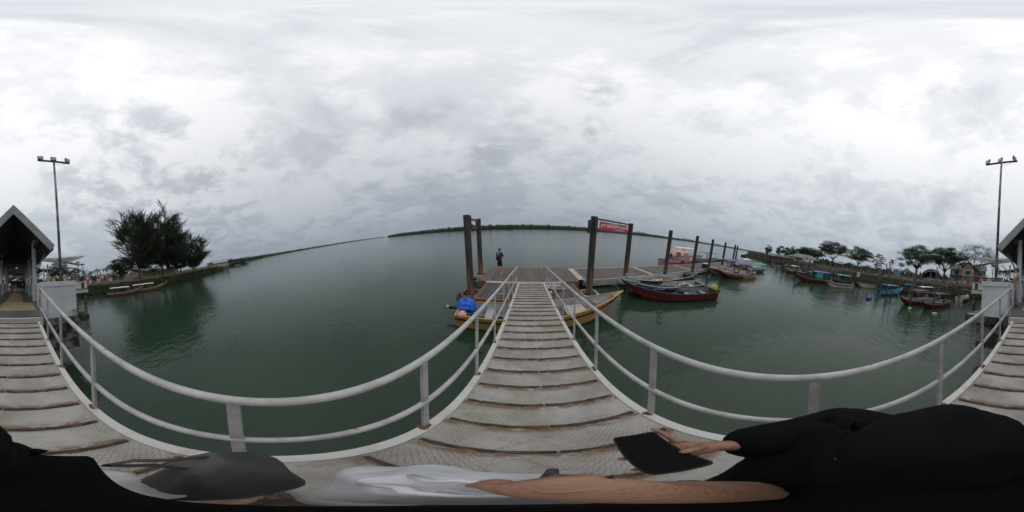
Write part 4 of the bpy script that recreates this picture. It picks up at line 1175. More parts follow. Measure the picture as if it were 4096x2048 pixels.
m = MB(); m.slab([(.18, -15.0, 7.5), (-1.6, -15.0, 5.6), (1.96, -15.0, 5.6)], .05); m.build('rear_gable', M_SOFFIT, pv)
for s_ in (-1, 1):
    for y in (-9.6, -14.4, -19.4):
        MB().tube([(.18 + s_ * 1.25, y, 4.4), (.18 + s_ * 1.85, y + .2, 5.55)], .05, 8).build('roof_strut', M_FASCIA, pv)
        MB().box((.18 + s_ * 1.2, y, 6.0), (.16, .2, .7)).build('column_head', M_COL, pv)
    MB().box((.18 + s_ * 1.2, -14.5, 5.95), (.14, 12.6, .22)).build('wall_plate', M_SOFFIT, pv)
for y in (-14.4,): MB().box((.18, y, 5.95), (2.26, .12, .20)).build('tie_beam', M_SOFFIT, pv)
rv = thing('jetty_pavilion_roof', 'rear tier of the pavilion roof behind the front gable', 'roof', (0, 0, 0))
gable(rv, -20.55, -34.0, 0, 3.4, 7.4, 5.4, .18, M_TILE, fascia=False)
MB().box((.18, -24.3, 5.75), (2.9, .15, .75)).build('lintel', M_WALLW, rv)
t_ = thing('banner', 'brown and orange banner strung below the white lintel', 'banner', (.18, -24.1, 5.2))
m = MB(); m.slab([(-1.2, 0, .18), (-1.2, 0, -.02), (0, 0, -.10), (1.2, 0, -.02), (1.2, 0, .18), (0, 0, .12)], .02); m.build('cloth', mat('banner_orange', (0.22, 0.09, 0.035), None, 3, .7), t_)
# wing canopies left and right, with corrugated sheets
M_CORR = mat('corrugated_sheet', (0.20, 0.19, 0.185), (0.115, 0.105, 0.10), 1.5, .6, .2, stretch=(1, .4, 1))
for sx, lb in ((-1, 'corrugated wing canopy on the left rising to a pointed tip'), (1, 'corrugated wing canopy on the right rising to a pointed tip')):
    cv = thing('wing_canopy', lb, 'canopy', (.1, -23.5, 0))
    X = lambda x: sx * x
    A1, A2 = V((X(3.6), 1.4, 7.05)), V((X(3.6), -4.5, 8.15))          # inner edge: front eave, ridge
    B1, B2 = V((X(7.1), 1.3, 6.62)), V((X(10.2), .4, 7.72))               # valley point, rising tip
    n = 26
    for k in range(n):
        u0, u1 = k / n, (k + .62) / n
        f0, f1 = A1.lerp(B1, min(1, u0 * 1.6)) if u0 * 1.6 < 1 else B1.lerp(B2, (u0 * 1.6 - 1) / .6), A1.lerp(B1, min(1, u1 * 1.6)) if u1 * 1.6 < 1 else B1.lerp(B2, (u1 * 1.6 - 1) / .6)
        r0, r1 = A2.lerp(B2, u0), A2.lerp(B2, u1)
        q = [f1, f0, r0, r1] if sx > 0 else [f0, f1, r1, r0]
        if (r0 - f0).length > .15:
            MB().slab([p_ + V((0, 0, .035)) for p_ in q], .09).build('sheet_rib', M_CORR, cv)
    up = V((0, 0, -.055))
    q = [A1 + up, B1 + up, B2 + up, A2 + up]
    MB().slab(q[::-1] if sx > 0 else q, .06).build('deck_sheet', M_CORR, cv)
    m = MB(); m.bar(A1 + V((0, .04, -.08)), B1 + V((0, .04, -.08)), .05, .28); m.build('fascia', M_FASCIA, cv)
    m = MB(); m.bar(B1 + V((0, .04, -.04)), B2 + V((0, .04, -.02)), .06, .24); m.build('fascia', M_WHITE, cv)
    # broken lower battens
    for k in range(3):
        m = MB(); m.bar((X(6.6 + .2 * k), 1.5 + .1 * k, 6.62 - .05 * k), (X(8.9 + .25 * k), 1.6, 6.10 + .10 * k), .10, .07); m.build('purlin', M_SOFFIT, cv)
    m = MB(); m.bar((X(3.6), 1.0, 7.4), (X(8.3), 1.4, 6.45), .06, .06); m.build('rusty_rail', M_RUST, cv)
    # rear lower roof behind and steel tree supports
    for (p, q_) in (((X(4.6), -.6, ZL), (X(4.6), -.6, 6.6)), ((X(4.6), -4.2, ZL), (X(4.6), -4.2, 6.6))):
        MB().tube([p, q_], .11, 12).build('column', M_COL, cv)
    for (p, q_) in (((X(4.6), -.6, 5.0), (X(7.4), 0, 6.5)), ((X(4.6), -.6, 5.0), (X(6.4), -2.6, 6.9)), ((X(2.2), 2.0, 4.2), (X(3.5), 1.2, 6.6))):
        MB().tube([p, q_], .07, 8).build('strut', M_FASCIA, cv)
    q = [(X(3.5), -5.0, 6.5), (X(7.6), -4.4, 6.0), (X(7.6), -9.5, 6.0), (X(3.5), -9.5, 6.5)]
    MB().slab(q if sx < 0 else q[::-1], .12).build('rear_roof', M_SOFFIT, cv)
# viewing decks with parapets on piers
for sx in (-1, 1):
    nm = 'left' if sx < 0 else 'right'
    x_out, x_in = sx * 9.62, sx * 2.0
    t_ = thing('viewing_deck_parapet', [f'white panel parapet of the viewing deck beside the two basket lamps', 'white panel parapet of the viewing deck behind the right white box'][0 if sx < 0 else 1], 'parapet', (0, -20.9 if False else -21.0, ZL))
    xs = [2.2, 4.0, 5.8, 7.45]
    for k, xa in enumerate(xs): MB().box((sx * (xa + .65), -.55 if False else -.70, .52), (1.25, .14, .96)).build('panel', M_WALLW, t_)
    for k in range(3): MB().box((sx * (xs[k] + 1.56), -.70, .46), (.50, .06, .80)).build('grille', M_STEELD, t_)
    MB().bar((sx * 8.75, -.70, .5), (sx * 9.2, -.2 - .5, .5), .06, .8).build('grille', M_STEELD, t_)
    MB().box((sx * 9.42, -.72, .52), (.40, .14, .96)).build('panel', M_WALLW, t_)
    for k in range(4): MB().box((sx * 9.62, -1.7 - k * 1.9, .52), (.14, 1.5, .96)).build('panel', M_WALLW, t_)
    m = MB(); m.box((sx * 5.9, -.70, 1.03), (7.5, .22, .06)); m.build('coping', M_CONCW, t_)
    MB().box((sx * 6.0, -.62, -.34), (7.3, .35, .45)).build('edge_beam', M_CONCW, t_)
    MB().box((sx * 9.55, -4.6, -.34), (.30, 7.5, .45)).build('edge_beam', M_CONCW, t_)
    for k, (x, y) in enumerate([(9.35, -22.0), (8.1, -22.0), (9.35, -25.5), (6.0, -22.2), (9.35, -29.5), (3.6, -22.4)]):
        p_ = thing('pier', f'stained concrete pier number under the {nm} viewing deck' .replace(' number', ''), 'pier', (sx * x, y, 0), group=f'piers under the {nm} viewing deck')
        MB().lathe([(.20, -1), (.20, ZL - .5), (.19, ZL - .49)], 14).build('shaft', M_CONC, p_); MB().box((0, 0, ZL - .46), (.6, .6, .28)).build('cap', M_CONCW, p_)
# basket lamps on the viewing decks
def basket_lamp(label, x, y, top):
    t_ = thing('lamp_post', label, 'lamp', (x, y, ZL), group='basket lamps on the viewing decks')
    h = top - ZL
    MB().tube([(0, 0, 0), (0, 0, h * .62)], [.055, .035], 10).build('post', M_STEELD, t_)
    MB().lathe([(.09, h * .60), (.05, h * .66)], 10).build('neck', M_STEELD, t_)
    for k in range(6):
        a = k * math.pi / 3
        MB().tube([(.04 * math.cos(a), .04 * math.sin(a), h * .63), (.26 * math.cos(a), .26 * math.sin(a), h * .965)], .014, 5).build('basket_rod', M_STEELD, t_)
    MB().lathe([(.30, h * .955), (.31, h * .97), (.12, h * .99), (.06, h)], 14).build('hood', M_STEELD, t_)
basket_lamp('basket shaped lamp post, the taller of two on the left viewing deck', -8.75, -22.4, 6.80)
basket_lamp('basket shaped lamp post at the corner of the left viewing deck', -9.45, -20.95 - 1.3, 6.40)
basket_lamp('basket shaped lamp post at the corner of the right viewing deck', 9.45, -22.3, 6.45)
basket_lamp('basket shaped lamp post nearer the right pole', 7.2, -23.4, 6.6)
# floodlight poles
M_POLE = mat('streaked_pole', (0.24, 0.25, 0.26), (0.045, 0.045, 0.05), 2.2, .6, .1, stretch=(2, 2, .55), lo=.42, hi=.58)
for k, (x, y, lb) in enumerate([(-2.24, -8.25, 'tall streaked floodlight pole left of the pavilion gable'), (2.36, -8.28, 'tall streaked floodlight pole right of the pavilion gable')]):
    t_ = thing('floodlight_pole', lb, 'light pole', (x, y, ZL), group='floodlight poles')
    MB().tube([(0, 0, 0), (.03 * (1 - 2 * k), 0, 8.85)], [.085, .062], 14).build('pole', M_POLE, t_, smooth=True)
    MB().box((.03 * (1 - 2 * k), 0, 8.90), (1.95, .10, .10)).build('crossbar', M_STEELD, t_)
    for q, xx_ in enumerate((-.82, .05, .84)):
        f = thing('x', '', '') if False else None
        tilt = [R(2), R(-4), R(-8)][q] if k == 0 else [R(8), R(0), R(-2)][q]
        Mr = Matrix.Rotation([.35, .1, -.1][q] if k == 0 else [1.25, -.55, -.45][q], 3, 'Z') @ Matrix.Rotation(-tilt, 3, 'X')
        h_ = MB().box((xx_, .02, 9.15), (.36, .07, .31), Mr).build('floodlight', M_STEELD, t_)
        MB().box(V((xx_, .02, 9.12)) + Mr @ V((0, .04, 0)), (.30, .006, .25), Mr).build('lens', mat('lamp_glass', (0.50, 0.50, 0.50), (0.40, 0.40, 0.40), 3, .25), h_)
        MB().tube([(xx_, 0, 8.94), (xx_, .0, 9.02)], .02, 6).build('bracket', M_STEELD, h_)
    MB().tube([(-.75, 0, 8.88), (-.5, .02, 8.66), (-.25, .02, 8.62), (0, .02, 8.66)], .010, 5).build('cable', M_BLACK, t_)
# ------------------------------------------------------------------ esplanade boardwalks
M_BRICKP = mat('red_brown_deck', (0.27, 0.125, 0.08), (0.19, 0.09, 0.06), 1.5, .8, .2)
M_RAILW = mat('weathered_rail', (0.20, 0.19, 0.18), (0.13, 0.115, 0.10), 3, .7)
BW_L = [(-10.5, -42.6), (-17, -42.6), (-23, -42.2), (-28, -39.4), (-33, -36.8), (-39, -34.4), (-47, -33.9), (-56, -33.9), (-69, -34.3), (-98, -35.6)]
BW_R = [(10.8, -42.2), (15, -41.6), (20, -40.3), (26.5, -37.9), (32.3, -34.5), (41, -31.0), (50.4, -26.6), (58, -24.4), (67.3, -23.4), (86, -20.5)]
def resample(pts, step):
    out, acc = [V(pts[0])], 0.0
    for a, b in zip(pts, pts[1:]):
        a, b = V(a), V(b)
        L_ = (b - a).length
        s_ = step - acc
        while s_ <= L_:
            out.append(a.lerp(b, s_ / L_)); s_ += step
        acc = (acc + L_) % step if False else L_ - (s_ - step)
    return out
def boardwalk(label, pts, zd, out_sign):
    t_ = thing('esplanade_boardwalk', label, 'boardwalk', (0, 0, 0))
    P = resample(pts, 2.0)
    nr = []
    for i in range(len(P)):
        d = (P[min(i + 1, len(P) - 1)] - P[max(i - 1, 0)]).normalized()
        n = V((-d.y, d.x))
        if n.y < 0: n = -n
        nr.append(n)
    m, f = MB(), MB()
    for i in range(len(P) - 1):
        a, b, na, nb = P[i], P[i + 1], nr[i], nr[i + 1]
        m.slab([(*(a + na * 0), zd), (*(b + nb * 0), zd), (*(b - nb * 2.6), zd), (*(a - na * 2.6), zd)] if True else [], .12)
        f.bar((*(a + na * .03), zd - .18), (*(b + nb * .03), zd - .18), .06, .38)
    m.build('deck', M_BRICKP, t_); f.build('fascia', M_BRICKP, t_)
    for h in (.36, .70, 1.06):
        MB().tube([(*(p + n * .10 - n * (.10 if h > 1 else 0)), zd + h) for p, n in zip(P, nr)], .05 if h > 1 else .028, 5).build('rail', M_BRICKP if h > 1 else M_RAILW, t_)
    for p, n in zip(P, nr):
        mm = MB()
        mm.bar((*(p - n * .02), zd - .2), (*(p + n * .14), zd + .55), .11, .14); mm.bar((*(p + n * .14), zd + .50), (*(p - n * .02), zd + 1.06), .11, .14)
        mm.build('rail_post', M_RAILW, t_)
    for i in range(0, len(P), 2):
        MB().box((*(P[i] - nr[i] * .5), zd - 1.3), (.30, .30, 2.2)).build('leg', M_CONC, t_)
    # retaining wall behind
    w_ = MB()
    for i in range(len(P) - 1):
        w_.bar((*(P[i] - nr[i] * 1.2), zd - 1.1), (*(P[i + 1] - nr[i + 1] * 1.2), zd - 1.1), .3, 1.7)
    o = w_.build('retaining_wall', mat('block_wall', (0.20, 0.165, 0.115), (0.13, 0.11, 0.08), 1.5, .9, .3))
    tag(o, label.replace('red brown boardwalk with railing', 'rough block retaining wall under the boardwalk'), 'wall')
    return P, nr
PL, NL = boardwalk('red brown boardwalk with railing along the left bank', BW_L, 2.80, 1)
PR, NR = boardwalk('red brown boardwalk with railing along the right bank', BW_R, 2.74, 1)

# ------------------------------------------------------------------ vegetation
def lmat(name, c, c2, tr=.25):
    return mat(name, c, c2, .7, .75, trans=tr, lo=.35, hi=.65)
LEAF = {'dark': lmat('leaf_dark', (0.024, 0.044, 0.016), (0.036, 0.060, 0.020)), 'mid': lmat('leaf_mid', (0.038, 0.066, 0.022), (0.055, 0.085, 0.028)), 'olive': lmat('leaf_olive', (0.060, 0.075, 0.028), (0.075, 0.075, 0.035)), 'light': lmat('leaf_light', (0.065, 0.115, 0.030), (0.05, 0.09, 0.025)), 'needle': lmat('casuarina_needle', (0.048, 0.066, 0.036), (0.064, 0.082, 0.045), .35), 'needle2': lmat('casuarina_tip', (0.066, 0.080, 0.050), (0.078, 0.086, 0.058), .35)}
M_BARK = mat('bark', (0.075, 0.060, 0.045), (0.045, 0.036, 0.028), 3, .9, .5)
def quad_leaf(m, p, d, sz, rnd, mi=0):
    sd = d.cross(V((rnd.gauss(0, 1), rnd.gauss(0, 1), rnd.gauss(0, 1))))
    if sd.length < 1e-3: return
    sd = sd.normalized() * sz * .42
    d = d * sz
    m.add([p, p + d * .5 + sd, p + d, p + d * .5 - sd], [(0, 1, 2, 3)], mi)
def tree(label, x, y, z, h, rx, kind='mid', seed=1, clumps=70, per=60, leaf=.36, flat=.45, fork=.30, trunk=.28, sparse=1.0, group=None, kind2=None, lean=(0, 0), low=0.0):
    rnd = random.Random(seed)
    t_ = thing('tree', label, 'tree', (x, y, z), group=group)
    tr, cr = MB(), MB()
    fz = h * fork
    top = V((lean[0] * h, lean[1] * h, fz))
    tr.tube([(0, 0, -.6), (top.x * .4, top.y * .4, fz * .5), top], [trunk * 1.25, trunk, trunk * .85], 8)
    cz, ch = h * (1 - flat * .5), h * flat * .5
    limbs = 7
    heads = []
    for k in range(limbs):
        a = 6.283 * k / limbs + rnd.uniform(-.3, .3)
        rr = rx * rnd.uniform(.45, .75)
        e = V((rr * math.cos(a) + top.x, rr * math.sin(a) + top.y, cz - ch * rnd.uniform(.0, .5)))
        mid = top.lerp(e, .5) + V((rnd.gauss(0, .05), rnd.gauss(0, .05), .02)) * h
        tr.tube([top, mid, e], [trunk * .55, trunk * .32, trunk * .15], 6)
        heads.append(e)
        for q in range(3):
            e2 = e + V((rnd.gauss(0, .28) * rx, rnd.gauss(0, .28) * rx, rnd.uniform(.0, .9) * ch))
            tr.tube([mid.lerp(e, .6), e.lerp(e2, .5) + V((0, 0, -.03 * h)), e2], [trunk * .2, trunk * .12, trunk * .05], 5)
    for k in range(int(clumps * 1.35)):
        while True:
            u = V((rnd.uniform(-1, 1), rnd.uniform(-1, 1), rnd.uniform(-.75 - low, 1)))
            if u.length < 1 and u.length > .35: break
        lump = 1 + .28 * noise.noise(V((u.x * 2 + seed, u.y * 2, u.z * 2)))
        c = V((u.x * rx * lump + top.x, u.y * rx * lump + top.y, cz + u.z * ch * lump))
        cs = rx * rnd.uniform(.13, .22)
        if rnd.random() > sparse: continue
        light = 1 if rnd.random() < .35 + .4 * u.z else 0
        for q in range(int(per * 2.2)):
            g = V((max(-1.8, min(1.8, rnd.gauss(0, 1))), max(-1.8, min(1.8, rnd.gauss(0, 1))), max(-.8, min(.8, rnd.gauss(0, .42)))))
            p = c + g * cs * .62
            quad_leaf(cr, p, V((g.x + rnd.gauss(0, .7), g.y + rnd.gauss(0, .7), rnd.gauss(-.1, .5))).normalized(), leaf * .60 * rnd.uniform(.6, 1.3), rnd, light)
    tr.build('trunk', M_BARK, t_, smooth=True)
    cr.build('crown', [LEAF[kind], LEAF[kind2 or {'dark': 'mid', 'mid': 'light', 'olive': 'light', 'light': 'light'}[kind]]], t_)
    return t_
def casuarina(label, x, y, z, h, rx, seed, n_limb, dens, base_open=.28, lean=(0, 0), bare=0.0):
    rnd = random.Random(seed)
    t_ = thing('casuarina_tree', label, 'tree', (x, y, z), group='casuarina trees on the left bank')
    tr, cr = MB(), MB()
    fork = V((0, 0, h * .13))
    tr.tube([(0, 0, -.8), (.1, 0, h * .06), fork], [.65, .52, .45], 9)
    stems = []
    for k in range(6):
        a = k * 1.05 + rnd.uniform(-.3, .3)
        e = V((math.cos(a) * rx * .45, math.sin(a) * rx * .45, h * rnd.uniform(.6, .86)))
        mid = fork.lerp(e, .5) + V((math.cos(a), math.sin(a), -.6)) * h * .03
        tr.tube([fork, mid, e], [.26, .17, .05], 7)
        stems.append((fork, mid, e))
    def spray(p, d, L_, nn):
        """one feathery drooping spray: a curved axis clothed with fine needles"""
        q = V(p)
        for i in range(nn):
            u = i / nn
            d = (d + V((0, 0, -.035))).normalized()
            q2 = q + d * (L_ / nn)
            for s_ in range(7):
                nd = (d * 1.25 + V((rnd.gauss(0, .40), rnd.gauss(0, .40), rnd.gauss(.05, .32)))).normalized()
                ln = L_ * .34 * (1 - .55 * u) * rnd.uniform(.6, 1.2)
                sd = nd.cross(V((rnd.gauss(0, 1), rnd.gauss(0, 1), rnd.gauss(0, 1))))
                if sd.length < 1e-3: continue
                sd = sd.normalized() * .042
                cr.add([q + sd, q + nd * ln, q - sd], [(0, 1, 2)], 1 if u > .55 else 0)
            q = q2
    for k in range(n_limb):
        st = stems[k % len(stems)]
        u = rnd.uniform(.05, 1.0)
        p = st[0].lerp(st[1], u * 2) if u < .5 else st[1].lerp(st[2], u * 2 - 1)
        a = math.atan2(p.y, p.x) + rnd.gauss(0, 1.1)
        zr = p.z / h
        out = rx * rnd.uniform(.45, 1.0) * (1.05 - .55 * max(0, zr - .35))
        e = V((p.x * .5 + math.cos(a) * out, p.y * .5 + math.sin(a) * out, min(h * .97, p.z + h * rnd.uniform(.02, .20))))
        if e.z < h * base_open: e.z = h * (base_open + rnd.uniform(0, .12))
        tr.tube([p, p.lerp(e, .5) + V((0, 0, .02 * h)), e], [.07, .045, .015], 4)
        for q in range(dens):
            s0 = p.lerp(e, rnd.uniform(.35, 1.0) ** .8) + V((rnd.gauss(0, .35), rnd.gauss(0, .35), rnd.gauss(0, .35)))
            dd = ((e - p).normalized() * .8 + V((rnd.gauss(0, .45), rnd.gauss(0, .45), rnd.uniform(.15, 1.0)))).normalized()
            spray(s0, dd, rnd.uniform(1.8, 3.6), 7)
    tr.build('trunk', M_BARK, t_, smooth=True)
    cr.build('crown', [LEAF['needle'], LEAF['needle2']], t_)
    return t_
casuarina('tall loose feathery casuarina at the left end of the grove', -36.5, -39.6, 2.7, 25.0, 7.4, 21, 140, 9, .18)
casuarina('broad dense casuarina in the middle of the left grove', -46.8, -38.4, 2.7, 25.0, 10.6, 33, 260, 14, .10)
casuarina('shorter casuarina at the river end of the left grove', -69.5, -37.6, 2.7, 18.5, 8.0, 45, 130, 11, .16)
casuarina('dark casuarina filling the back of the left grove', -57.5, -43.5, 2.7, 21.0, 9.5, 57, 150, 11, .12)
# low trees under and behind the grove
for k, (x, y, h, r_, kd) in enumerate([(-43, -47, 10, 5, 'dark'), (-55, -50, 11, 6, 'dark'), (-66, -46, 9.5, 5.5, 'dark'), (-76, -41.5, 7.5, 4.8, 'mid'), (-84, -44, 7, 4.5, 'dark'), (-38, -52, 9, 4.5, 'dark'), (-63, -41, 6.5, 4.2, 'mid')]):
    tree(['low dark tree behind the loose casuarina', 'dark tree at the back of the left grove', 'dark tree between the dense and shorter casuarinas', 'bushy green tree beneath the shorter casuarina', 'dark bush tree right of the grove', 'low dark tree at the left edge of the grove', 'green undergrowth tree below the dense casuarina'][k], x, y, 2.7, h, r_, kd, 60 + k, 55, 45, .5, .75, .2, .2, group='low trees of the left grove', low=.25)
tree('rounded dark tree between the red kiosks and the casuarinas', -55.5, -76.0, 3, 11.0, 4.6, 'dark', 80, 60, 50, .5, .75, .22, .25)
# spreading trees on the right bank
tree('wide flat dark tree beside the stilt hut', 84.5, -13.0, 2.9, 8.2, 6.6, 'dark', 90, 75, 60, .5, .62, .2, .3, low=.2)
tree('tallest umbrella tree behind the turquoise stall roofs', 78.5, -23.4, 2.9, 12.6, 7.2, 'dark', 91, 85, 60, .5, .58, .3, .38)
tree('umbrella tree behind the white board on the right bank', 65.4, -31.4, 2.9, 10.6, 5.8, 'mid', 92, 75, 60, .45, .6, .3, .34)
tree('broad umbrella tree left of the arched shed', 39.6, -41.2, 2.8, 12.0, 6.6, 'mid', 93, 85, 70, .40, .55, .32, .42)
tree('umbrella tree between the arched shed and the cream house', 31.2, -45.8, 2.8, 12.2, 5.4, 'dark', 94, 70, 70, .40, .52, .30, .36, lean=(-.03, .0))
tree('thin leaved olive tree in front of the cream house', 22.0, -52.0, 2.9, 14.2, 7.4, 'olive', 95, 62, 50, .34, .5, .30, .36, sparse=.9)
tree('dark bough tree hanging over the cream house roof', 26.8, -47.6, 2.8, 10.8, 3.4, 'dark', 96, 26, 60, .38, .45, .32, .22, sparse=.85)
tree('tall thin leaved tree behind the hedge', 82.0, -52.0, 3, 12.0, 4.2, 'mid', 97, 36, 40, .5, .7, .3, .2, sparse=.8)
tree('bare topped tree behind the wide flat tree', 92.0, -20.5, 3, 14.0, 2.6, 'olive', 98, 20, 22, .5, .6, .3, .2, sparse=.6)
tree('dark tree seen through the pavilion', 4.0, -66.0, 3, 8.5, 6.0, 'mid', 99, 60, 50, .5, .8, .2, .25, low=.2)
tree('green tree seen through the middle of the pavilion', -4.5, -72.0, 3, 9.5, 6.0, 'light', 100, 60, 50, .5, .8, .2, .25, low=.2)
tree('big rounded tree behind the left kiosks', -22.0, -88.0, 3, 12.0, 7.0, 'dark', 101, 70, 50, .6, .75, .2, .3)
tree('small feathery tree beside the basket lamps', -31.0, -86.0, 3, 9.5, 4.5, 'mid', 102, 40, 40, .55, .7, .25, .2, sparse=.8)
for k, (x, y, h, r_) in enumerate([(128, 14, 8, 3.2), (118, 4, 8.5, 3.8), (110, -2, 9.0, 4.4), (104, -8, 8.0, 4.6), (98, -3, 6.0, 4.2)]):
    tree('small dark tree above the dock sheds', x, y, 2.6, h, r_, 'dark', 110 + k, 34, 30, .7, .8, .2, .2, group='small trees above the dock sheds', low=.2)
# palms
M_PALM = lmat('palm_frond', (0.030, 0.050, 0.020), (0.048, 0.066, 0.026))
def palm(label, x, y, z, h, seed, group=None, fr=3.0):
    rnd = random.Random(seed)
    t_ = thing('palm_tree', label, 'palm', (x, y, z), group=group)
    lean = V((rnd.gauss(0, .04), rnd.gauss(0, .04), 1)) * h
    MB().tube([(0, 0, -.4), lean * .5 + V((.1, 0, 0)), lean], [.17, .13, .11], 7).build('trunk', M_BARK, t_, smooth=True)
    for k in range(15):
        a = k * 2.4 + rnd.uniform(-.2, .2)
        e = rnd.uniform(-.2, 1.1)
        m = MB()
        p = V(lean); d = V((math.cos(a) * math.cos(e), math.sin(a) * math.cos(e), math.sin(e)))
        n = 12
        for i in range(n):
            d = (d + V((0, 0, -.13))).normalized()
            p2 = p + d * fr / n
            sd = d.cross(V((0, 0, 1)))
            sd = sd.normalized() if sd.length > .05 else V((1, 0, 0))
            w_ = fr * .24 * math.sin(math.pi * (i + 1) / (n + 1)) ** .6
            for s_ in (-1, 1):
                m.add([p, p2, p2 + sd * s_ * w_ + V((0, 0, -w_ * .45)) + d * w_ * .4], [(0, 1, 2)])
            p = p2
        m.build('frond', M_PALM, t_)
    return t_
for k, (x, y, h) in enumerate([(-44, -92, 6.5), (-48, -90, 7.2), (-40.5, -94, 6.8), (-52, -86, 7.5), (-36, -98, 7.0)]):
    palm('coconut palm in the row behind the left kiosks', x, y, 3, h, 200 + k, 'palms behind the left kiosks', 3.4)
for k, (x, y, h) in enumerate([(24, -84, 10.5), (21, -80, 7.0), (66, -62, 8.5), (70, -60, 7.5), (74, -57, 8.2), (62, -66, 8.0), (36.5, -50.0, 8.5), (17, -78, 6.0)]):
    palm(['tall coconut palm behind the cream house', 'low palm between the house and the right canopy', 'palm in the row behind the arched shed', 'palm in the row behind the arched shed', 'palm in the row behind the arched shed', 'palm in the row behind the arched shed', 'dark palm against the broad umbrella tree', 'short palm behind the white shed'][k], x, y, 3, h, 230 + k, 'palms on the right bank', 3.0)
palm('shaggy yellowing palm by the wide flat tree', 88.0, -4.0, 2.7, 4.0, 260, None, 4.2)
palm('low palm near the green roofed shed on the left', -92, -38.5, 2.7, 2.4, 261, None, 3.2)
# far tree lines on land
def land_band(name, label, az0, az1, D, h, seed):
    return shore_band(name, label, az0, az1, lambda a: D + 8 * math.sin(a * .3), lambda a: h * (1 + .25 * noise.noise(V((a * .21, seed, 0)))) + 2.5, 40, 150, seed)
land_band('tree_line', 'dark wood along the land behind the right bank buildings', 100, 172, 128, 6.5, 41)
land_band('tree_line', 'dark wood behind the pavilion and the left kiosks', 172, 236, 118, 6.5, 43)
# scrub on the banks
def scrub(name, label, P, NRM, seed, n, d0, d1, hmax, sz, kinds=('mid', 'light')):
    rnd = random.Random(seed)
    m = MB()
    for k in range(n):
        u = rnd.random() * (len(P) - 1.001)
        i = int(u); f = u - i
        p = P[i].lerp(P[i + 1], f); nn = NRM[i]
        den = noise.noise(V((u * .55, seed, 0)))
        if den < -.45 + rnd.uniform(-.25, .25): continue
        dist = rnd.uniform(d0, d1)
        g = 2.3 - (2.3 + .1) * max(0, (dist - .2)) / 4.2
        c = V((*(p + nn * dist), max(.02, g)))
        c.z += hmax * rnd.random() ** 1.4 * max(.2, .6 + den)
        c.z = min(c.z, 1.95 + .40 * noise.noise(V((u * .9, seed + 3, 0))))
        for q in range(7):
            g_ = V((rnd.gauss(0, .22), rnd.gauss(0, .22), rnd.gauss(0, .18)))
            quad_leaf(m, c + g_, (g_ + V((0, 0, .15))).normalized(), sz * rnd.uniform(.6, 1.3), rnd, 0 if rnd.random() < .6 else 1)
    return tag(m.build(name, [LEAF[kinds[0]], LEAF[kinds[1]]]), label, 'scrub', kind='stuff')
scrub('bank_scrub', 'green scrub along the foot of the left boardwalk', PL, NL, 5, 8000, .1, 4.4, 1.5, .24, ('olive', 'mid'))
scrub('bank_scrub', 'green scrub and weeds below the right boardwalk', PR, NR, 6, 9000, .2, 6.5, 1.2, .24, ('olive', 'mid'))

# ------------------------------------------------------------------ stakes and plank jetty in the marina
M_STAKE = mat('grey_timber', (0.105, 0.094, 0.08), (0.048, 0.043, 0.037), 3, .9, .3, stretch=(4, 4, .6))
MARINA = [(15.5, -17, 'navy canopy longboat'), (12.9, -18, 'black canopy longboat'), (14.3, -28, 'red and white speedboat'), (20, -30, 'maroon boat with white rim'), (22.6, -26, 'faded white canopy'), (23.5, -18.5, 'sky blue boat'), (26.8, -26, 'red brown boat with blue awning'), (27, -10, 'cream boat with red stripe'), (31.5, -18, 'plain cream boat'), (34.8, -18, 'dark boat with pale gear'), (32.8, -12.4, 'low teal canopy'), (29.7, -5.5, 'dark green fishing boat'), (39, -5, 'long red boat with blue cover'), (48, -2, 'tan boat with green bow'), (41.5, -2.5, 'white marina boat'), (57, -4, 'stilt hut'), (42, -12, 'outer end of the plank jetty'), (36, -22, 'middle of the plank jetty'), (31, -30, 'shore end of the plank jetty')]
STK = [(13.1, -13.3, 4.2, .085, .02), (10.5, -14.1, 5.1, .06, 0), (14.3, -23.6, 2.1, .05, 0), (20.3, -15.2, 5.6, .055, .015), (18.3, -14.6, 4.6, .05, .03), (18.2, -18.9, 5.2, .05, -.02), (26.2, -17.3, 4.6, .075, .05), (28.1, -21.3, 6.0, .06, .01), (30.7, -24.4, 5.4, .06, 0), (28.9, -2.5, 2.6, .06, 0), (27.2, -7.5, 3.2, .06, .02), (18.8, -31.3, 3.6, .06, 0), (24.5, -25.5, 4.4, .06, .02), (23.4, -27.8, 4.2, .05, -.03), (22.2, -32.0, 3.4, .07, 0), (20.9, -29.2, 4.0, .05, .02), (17.2, -27.0, 3.0, .05, .0), (16.9, -33.0, 3.4, .05, .0)]
rs = random.Random(77)
for k in range(92):
    u = rs.random()
    a = V((47, 0)).lerp(V((27, -27)), u)
    q = a + V((rs.gauss(0, 3.0), rs.gauss(0, 2.0)))
    STK.append((q.x, q.y, rs.uniform(2.4, 5.2), rs.uniform(.04, .065), rs.gauss(0, .03)))
for k in range(64):
    a = V((46, -9)).lerp(V((17, -33)), rs.random())
    q = a + V((rs.gauss(0, 2.2), rs.gauss(0, 1.6)))
    STK.append((q.x, q.y, rs.uniform(2.6, 5.0), rs.uniform(.04, .06), rs.gauss(0, .03)))
for k in range(10):
    STK.append((rs.uniform(48, 58), rs.uniform(-6, 2), rs.uniform(1.8, 3.0), .06, rs.gauss(0, .02)))
